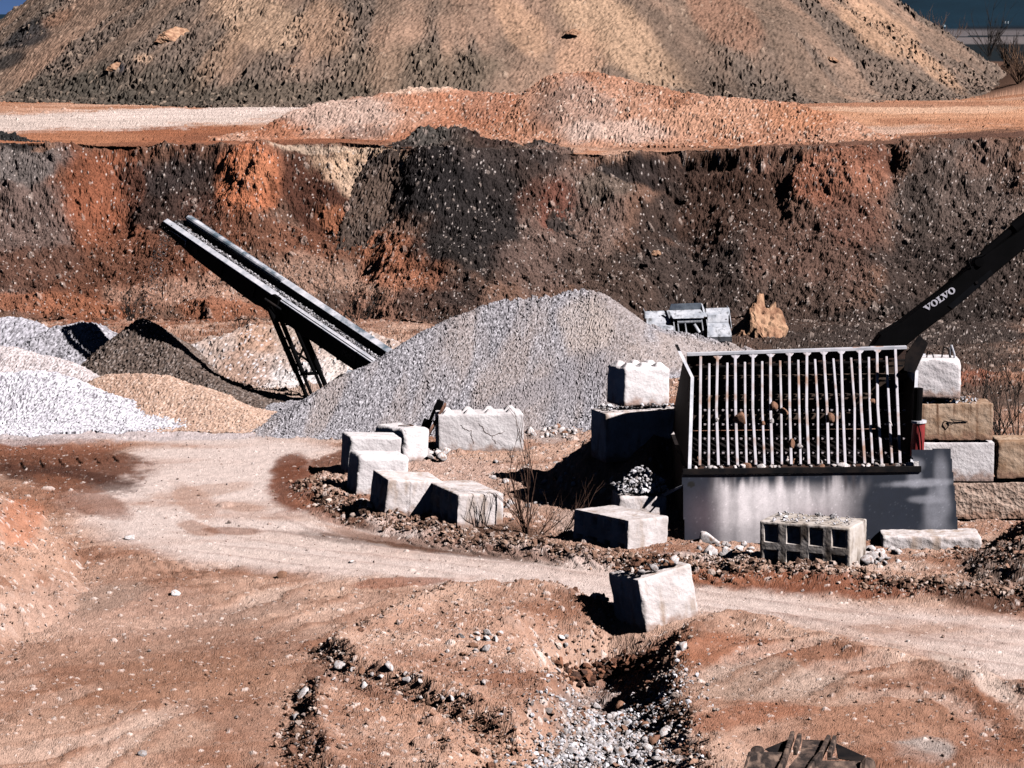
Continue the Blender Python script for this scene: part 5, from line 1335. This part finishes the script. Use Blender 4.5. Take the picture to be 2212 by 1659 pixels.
# stones caught on the hopper and along its lip
for k in range(44):
    x = 1502 + (1962 - 1502) * (k + random.uniform(-.4, .4)) / 43
    up_ = random.random() < .45
    p = at(x, 1012 - (x - 1500) / 460 * 5, 49.75) if not up_ else gz(x, 990 + random.uniform(-14, 8), .1) + Vector((0, .15, -.12))
    cobble(p, random.uniform(.04, .095), 'pale stone lying along the foot of the grizzly bars', 'stones along the hopper lip', rust=random.random() < .12)
for x, y, s, lb_, ru in ((1600, 912, .16, 'large oval brown stone lodged across the grizzly bars', True), (1672, 882, .11, 'ragged brown stone lodged high between the grizzly bars', True), (1694, 893, .09, 'brown stone lodged next to the ragged one in the bars', True), (1794, 908, .11, 'tan split stone lodged in the bars right of centre', True),
                         (1647, 917, .05, 'tiny tan stone beneath a bar near the oval stone', True), (1667, 912, .05, 'tiny pale stone just right of the oval stone', False), (1549, 910, .06, 'pale chip between the second and third bar', False), (1709, 962, .09, 'rusty stone low on the bars beside a white one', True), (1727, 966, .09, 'white stone low on the bars beside a rusty one', False), (1885, 870, .07, 'dark stone caught where the bars lie in shade', True), (1922, 918, .06, 'grey stone in the shaded right corner of the bars', False)):
    f = (1006 - y) / 245
    cobble(gz(x, y, f) + Vector((0, -.04, .02)), s * .85, lb_, rust=ru, sq=1.4, me=random.choice(COBR[-3:]) if ru else None)
# boulders on the far slopes
BOU = []
for k in range(4):
    V, F = rock_base(5, 70 + k, .5); me = bpy.data.meshes.new('boulder'); V = V * (1 + .14 * n3(V, 3.5, k) + .09 * n3(V, 8, k) + .05 * n3(V, 18, k))[:, None]
    me.from_pydata([tuple(v) for v in V], [], [tuple(f) for f in F]); me.materials.append(M['boulder']); BOU.append(me)
def boulder(p, s, sc_, rot, label, k=0):
    o = bpy.data.objects.new('boulder', BOU[k]); C.objects.link(o); o.location = p; o.scale = [s * v for v in sc_]; o.rotation_euler = rot
    return tag(o, label, 'boulder')
boulder(at(1640, 722, 94), 1.2, (.8, .8, 1.5), (.3, .1, 1.3), 'ragged tan boulder at the foot of the quarry face, right of the loader bucket', 0)
boulder(at(1418, 548, 104.2), .28, (1, .8, .9), (0, 0, 1), 'grey boulder halfway up the dark quarry face', 1)
for x, y, Y, s, k, lb_ in ((375, 80, 0, .75, 2, 'large pale flat boulder high on the spoil hill'), (318, 128, 0, .5, 1, 'tan slab cluster on the left of the spoil hill'), (640, 150, 0, .32, 3, 'orange boulder on the lower slope of the spoil hill'), (1240, 70, 0, .35, 1, 'pale boulder near the top centre of the spoil hill'), (250, 146, 0, .4, 2, 'dark-shadowed boulder on the left spoil slope'), (1800, 130, 0, .3, 3, 'small pale boulder on the right spoil slope')):
    for Yt in np.arange(146, 186, .4):
        p = at(x, y, Yt)
        if p.z < HZ - .615 * (math.hypot(p.x - HA[0], p.y - HA[1])) + .2: break
    boulder(p, s, (1.4, 1, .8), (.4, 0, .3 * k), lb_, k)

# gravel riding on the belt, and falling from the head
n = 2600
t = rng.random(n); s_ = .12 + .25 + rng.normal(size=n) * .075 + .05 * np.sin(t * 40)
base = np.array([tuple(cp(0, 0, 0))]); A_ = np.array(tuple(ax_)) * LEN; P_ = np.array(tuple(pp)); U_ = np.array(tuple(up))
hu = -.16 + .13 * np.exp(-((s_ - .37) / .09) ** 2) * rng.random(n)
Pb = base + t[:, None] * A_ + s_[:, None] * P_ + hu[:, None] * U_
scatter('gravel', Pb, np.clip(.03 * np.exp(rng.normal(size=n) * .35), .015, .06), palette(n, [S(206, 202, 208), S(166, 160, 162), S(120, 114, 116)], [3, 2, 1]))
n = 420
t = rng.random(n) ** .8
h0 = np.array(tuple(cp(-.01, .4, -.2))); h1 = np.array(tuple(at(312, 688, 71.2)))
v0 = -np.array(tuple(ax_)); v0[2] = .2
drop = (h0[2] - h1[2])
Pf = h0 + (h1 - h0) * t[:, None] * np.array([1, 1, 0]); Pf[:, 2] = h0[2] - drop * t ** 1.6
Pf += rng.normal(size=(n, 3)) * (.06 + .12 * t)[:, None]
scatter('gravel', Pf, np.clip(.022 * np.exp(rng.normal(size=n) * .3), .012, .04), palette(n, [S(90, 84, 84), S(60, 54, 54), S(150, 140, 140)], [3, 2, 1]))

# loose stuff on top of blocks
def on_block(o, n, x0, x1, y0, y1, z, smin, cols, w, name, hump=.1):
    mw = Matrix.Translation(o.location) @ o.rotation_euler.to_matrix().to_4x4()
    L = []
    for _ in range(n):
        u, v = rng.random(), rng.random()
        L.append(tuple(mw @ Vector((x0 + (x1 - x0) * u, y0 + (y1 - y0) * v, z + hump * math.sin(u * 3.14) * math.sin(v * 3.14) * rng.random() * 1.5))))
    scatter(name, np.array(L), np.clip(smin * np.exp(rng.normal(size=n) * .45), .01, .12), palette(n, cols, w))
WH = [S(226, 222, 228), S(190, 184, 186), S(150, 138, 134)]
RU = [S(150, 104, 78), S(112, 76, 58), S(90, 64, 52), S(214, 196, 188)]
on_block(BG2, 520, .02, .95, .05, .75, .56, .04, WH, [3, 2, 1], 'pebbles', .30)
on_block(BI, 320, .04, .95, .12, .85, .98, .035, RU, [3, 3, 2, 1], 'earth', .08)
on_block(BH, 120, .05, .9, .1, 1.5, .90, .022, WH, [3, 2, 1], 'pebbles', .03)
on_block(BS, 160, .05, 1.3, .05, .7, .665, .03, WH + [S(170, 130, 106)], [2, 2, 1, 2], 'pebbles', .1)
on_block(BK, 140, .05, 1.6, .05, .7, 1.04, .03, WH, [2, 2, 1], 'pebbles', .05)
cobble((BI.matrix_basis @ Vector((.16, .1, .97))), .10, 'white shard on the broken corner of the lone block')
cobble((BI.matrix_basis @ Vector((.80, .16, .97))), .11, 'white shard at the far right top of the lone block')
cobble((BI.matrix_basis @ Vector((.38, .14, .98))), .09, 'white shard in the middle of the earth on the lone block')

# ------------------------------------------------------------------ bare shrubs and dry plants
def shrub(name, p, stems, h, label, cat, mat='twig', r=.014, spread=.5, split=3, lean=(0, 0), seed=1, group=None):
    rd_ = random.Random(seed); root = thing(name, p, label, cat, group)
    def grow(m, a, d, L, r_, lev):
        n = 3; pts = [a]
        for k in range(n):
            d = (d + Vector((rd_.uniform(-.12, .12), rd_.uniform(-.12, .12), rd_.uniform(-.03, .1)))).normalized()
            pts.append(pts[-1] + d * (L / n))
        for i, (u, v) in enumerate(zip(pts, pts[1:])): m.tube(u, v, r_ * (1 - .22 * i), r_ * (1 - .22 * (i + 1)), n=5, cap=False)
        if lev > 0:
            for _ in range(split):
                k = rd_.randint(1, n); q = pts[k].lerp(pts[k - 1], rd_.random() * .7)
                nd = (d + Vector((rd_.uniform(-1, 1), rd_.uniform(-1, 1), rd_.uniform(-.1, .5))) * .62).normalized()
                grow(m, q, nd, L * rd_.uniform(.45, .7), r_ * .55, lev - 1)
    for k in range(stems):
        m = MB()
        d = Vector((rd_.uniform(-spread, spread) + lean[0], rd_.uniform(-spread, spread) + lean[1], 1)).normalized()
        grow(m, Vector(p) + Vector((rd_.uniform(-.08, .08), rd_.uniform(-.08, .08), -.05)), d, h * rd_.uniform(.55, .8), r, 2)
        m.build('stem', M[mat], root)
    return root
shrub('bare_shrub', hit(1137, 1152), 7, 1.9, 'tall bare shrub of thin upright twigs on the island', 'shrub', r=.016, spread=.34, seed=4)
shrub('bare_shrub', hit(1068, 1120), 3, .9, 'small bare twigs before the four-hole block', 'shrub', r=.009, spread=.4, lean=(-.2, 0), seed=5)
shrub('bare_shrub', hit(1165, 1155), 4, 1.0, 'low bare shrub leaning right beside the tall one', 'shrub', r=.009, spread=.5, lean=(.9, 0), seed=6)
shrub('bare_shrub', hit(1215, 1160), 4, 1.1, 'straggling twigs reaching toward the dark pitted block', 'shrub', r=.010, spread=.3, lean=(.9, .2), seed=8)
shrub('bare_shrub', hit(1110, 1000), 4, .55, 'tiny bare sprigs below the cracked block', 'shrub', r=.006, spread=.5, seed=9)
shrub('dark_shrub', at(2195, 905, 53.5) - Vector((0, 0, .9)), 9, 2.4, 'dark leafless bush behind the wall at the right edge', 'shrub', 'twig_dark', r=.016, spread=.6, split=4, seed=11)
shrub('dark_shrub', at(2150, 880, 56) - Vector((0, 0, .8)), 6, 1.7, 'smaller dark bush between the wall and the right-hand bush', 'shrub', 'twig_dark', r=.012, spread=.7, split=4, seed=12)
for k, (x, y, Y, h, lb_) in enumerate(((690, 668, 103.3, 1.6, 'dark dry bush above the middle of the conveyor'), (776, 706, 101, 1.4, 'dry bush on the slope right of the conveyor'), (280, 690, 99, 1.0, 'dark weed behind the two-topped gravel pile'), (520, 730, 92, .9, 'dark weed on the mixed heap beside the conveyor legs'))):
    shrub('dry_bush', at(x, y, Y), 9, h, lb_, 'bush', 'twig_dark', r=.016, spread=.8, split=4, seed=20 + k)
# far plain: bushes, posts, pylon
def terr(px, py, Y0=160, Y1=900):
    for Y in np.geomspace(Y0, Y1, 500):
        p = at(px, py, Y)
        if p.z < surf(p.x, p.y): return p
    return p
for k, (x, y, h, mt, lb_) in enumerate(((2005, 100, 3.2, 'dry_leaf', 'pale dry tuft on the brow right of the spoil hill'), (2035, 102, 3.6, 'dry_leaf', 'second dry tuft, taller, right of the spoil hill'), (2135, 108, 4.2, 'twig_dark', 'dark round bush out on the far plain'), (2200, 165, 3.2, 'dry_leaf', 'brown bush at the right edge beyond the hill'), (2110, 150, 2.4, 'twig_dark', 'low dark scrub below the far plain'), (2180, 130, 3.0, 'twig_dark', 'dark scrub near the right edge of the far plain'))):
    p = terr(x, y + 14); shrub('far_bush', p, 12, h * p.y / 260, lb_, 'bush', mt, r=.05, spread=.9, split=4, seed=40 + k)
def pylon():
    p = terr(1931, 64, 300, 800); s = p.y / FX
    root = thing('pylon', p, 'dark lattice power pylon beyond the right shoulder of the hill', 'pylon')
    H = 110 * s; w0, w1 = 16 * s, 6 * s
    m = MB(); tk = .18
    def cor(h, i):
        w_ = w0 + (w1 - w0) * h / H
        return p + Vector(((-1, 1, 1, -1)[i] * w_ / 1.0, (-1, -1, 1, 1)[i] * w_, h))
    lv = [H * k / 9 for k in range(10)]
    for i in range(4): MB().tube(cor(0, i), cor(H, i), tk, n=5).build('leg', M['pylon'], root)
    for a, b in zip(lv, lv[1:]):
        for i in range(4):
            j = (i + 1) % 4
            m.tube(cor(a, i), cor(b, j), tk * .5, n=4); m.tube(cor(a, j), cor(b, i), tk * .5, n=4); m.tube(cor(b, i), cor(b, j), tk * .5, n=4)
    m.build('lattice', M['pylon'], root)
    for h in (.72, .85, .97): MB().bar(p + Vector((-24 * s, 0, H * h)), p + Vector((24 * s, 0, H * h)), .3, .3).build('cross_arm', M['pylon'], root)
pylon()
for k, (x, y0, y1, w_, lb_) in enumerate(((1888, 46, 65, 1.5, 'thin white mast just right of the hill crest'), (1935, 42, 72, 1.0, 'grey mast in the middle of the far field'), (1977, 41, 61, 3.2, 'white two-legged tower on the far field'), (2038, 54, 58, 2.5, 'tiny white hut on the far field'), (2174, 46, 51, 3.0, 'small white twin posts near the dark tree'))):
    x = x if k else 1889
    q = terr(x, y1, 300, 1200); s = q.y / FX; m = MB(); hh = (y1 - y0) * s
    root = thing('far_mast', q, lb_, 'mast')
    if k in (2, 4):
        for d in (-w_ * s, w_ * s): MB().tube(q + Vector((d, 0, 0)), q + Vector((d, 0, hh)), .22, n=6).build('leg', M['pole'], root)
        if k == 2: MB().box(q + Vector((0, 0, hh)), (w_ * 3 * s, .6, hh * .3)).build('platform', M['pole'], root)
    else:
        MB().tube(q, q + Vector((0, 0, hh)), .28 if k < 2 else .5, n=6).build('shaft', M['pole'], root)
        MB().box(q + Vector((0, 0, hh * .98)), (w_ * s, .4, .5)).build('head', M['pole'], root)
# ------------------------------------------------------------------ light, sky, camera
SUN_AZ, SUN_EL = R(30), R(41)
sd = Vector((math.cos(SUN_AZ) * math.cos(SUN_EL), -math.sin(SUN_AZ) * math.cos(SUN_EL), math.sin(SUN_EL)))
sun = bpy.data.lights.new('sun', 'SUN'); sun.energy = 5.0; sun.angle = R(0.53); sun.color = (1.0, 0.955, 0.945)
so = bpy.data.objects.new('sun', sun); C.objects.link(so)
so.rotation_euler = sd.to_track_quat('Z', 'Y').to_euler(); so.location = (30, -10, 40)
w = bpy.data.worlds.new('World'); bpy.context.scene.world = w; w.use_nodes = True
nt = w.node_tree; bg = nt.nodes['Background']
sk = nt.nodes.new('ShaderNodeTexSky'); sk.sky_type = 'NISHITA'; sk.sun_disc = False
sk.sun_elevation = SUN_EL; sk.sun_rotation = math.atan2(sd.x, sd.y)
sk.air_density = 0.06; sk.dust_density = 0.0; sk.ozone_density = 3.0; sk.altitude = 3000
nt.links.new(sk.outputs['Color'], bg.inputs['Color']); bg.inputs['Strength'].default_value = 0.05
cam = bpy.data.cameras.new('camera'); co = bpy.data.objects.new('camera', cam); C.objects.link(co)
cam.sensor_width = 36; cam.lens = 36 * FX / 2212; cam.clip_start = 0.5; cam.clip_end = 9000
co.location = (0, 0, CH); co.rotation_euler = (math.pi / 2 - TH, 0, 0)
sc = bpy.context.scene; sc.camera = co
sc.view_settings.view_transform = 'Standard'; sc.view_settings.look = 'None'; sc.view_settings.exposure = 0.9; sc.view_settings.gamma = 1
sc.cycles.max_bounces = 4; sc.cycles.diffuse_bounces = 0
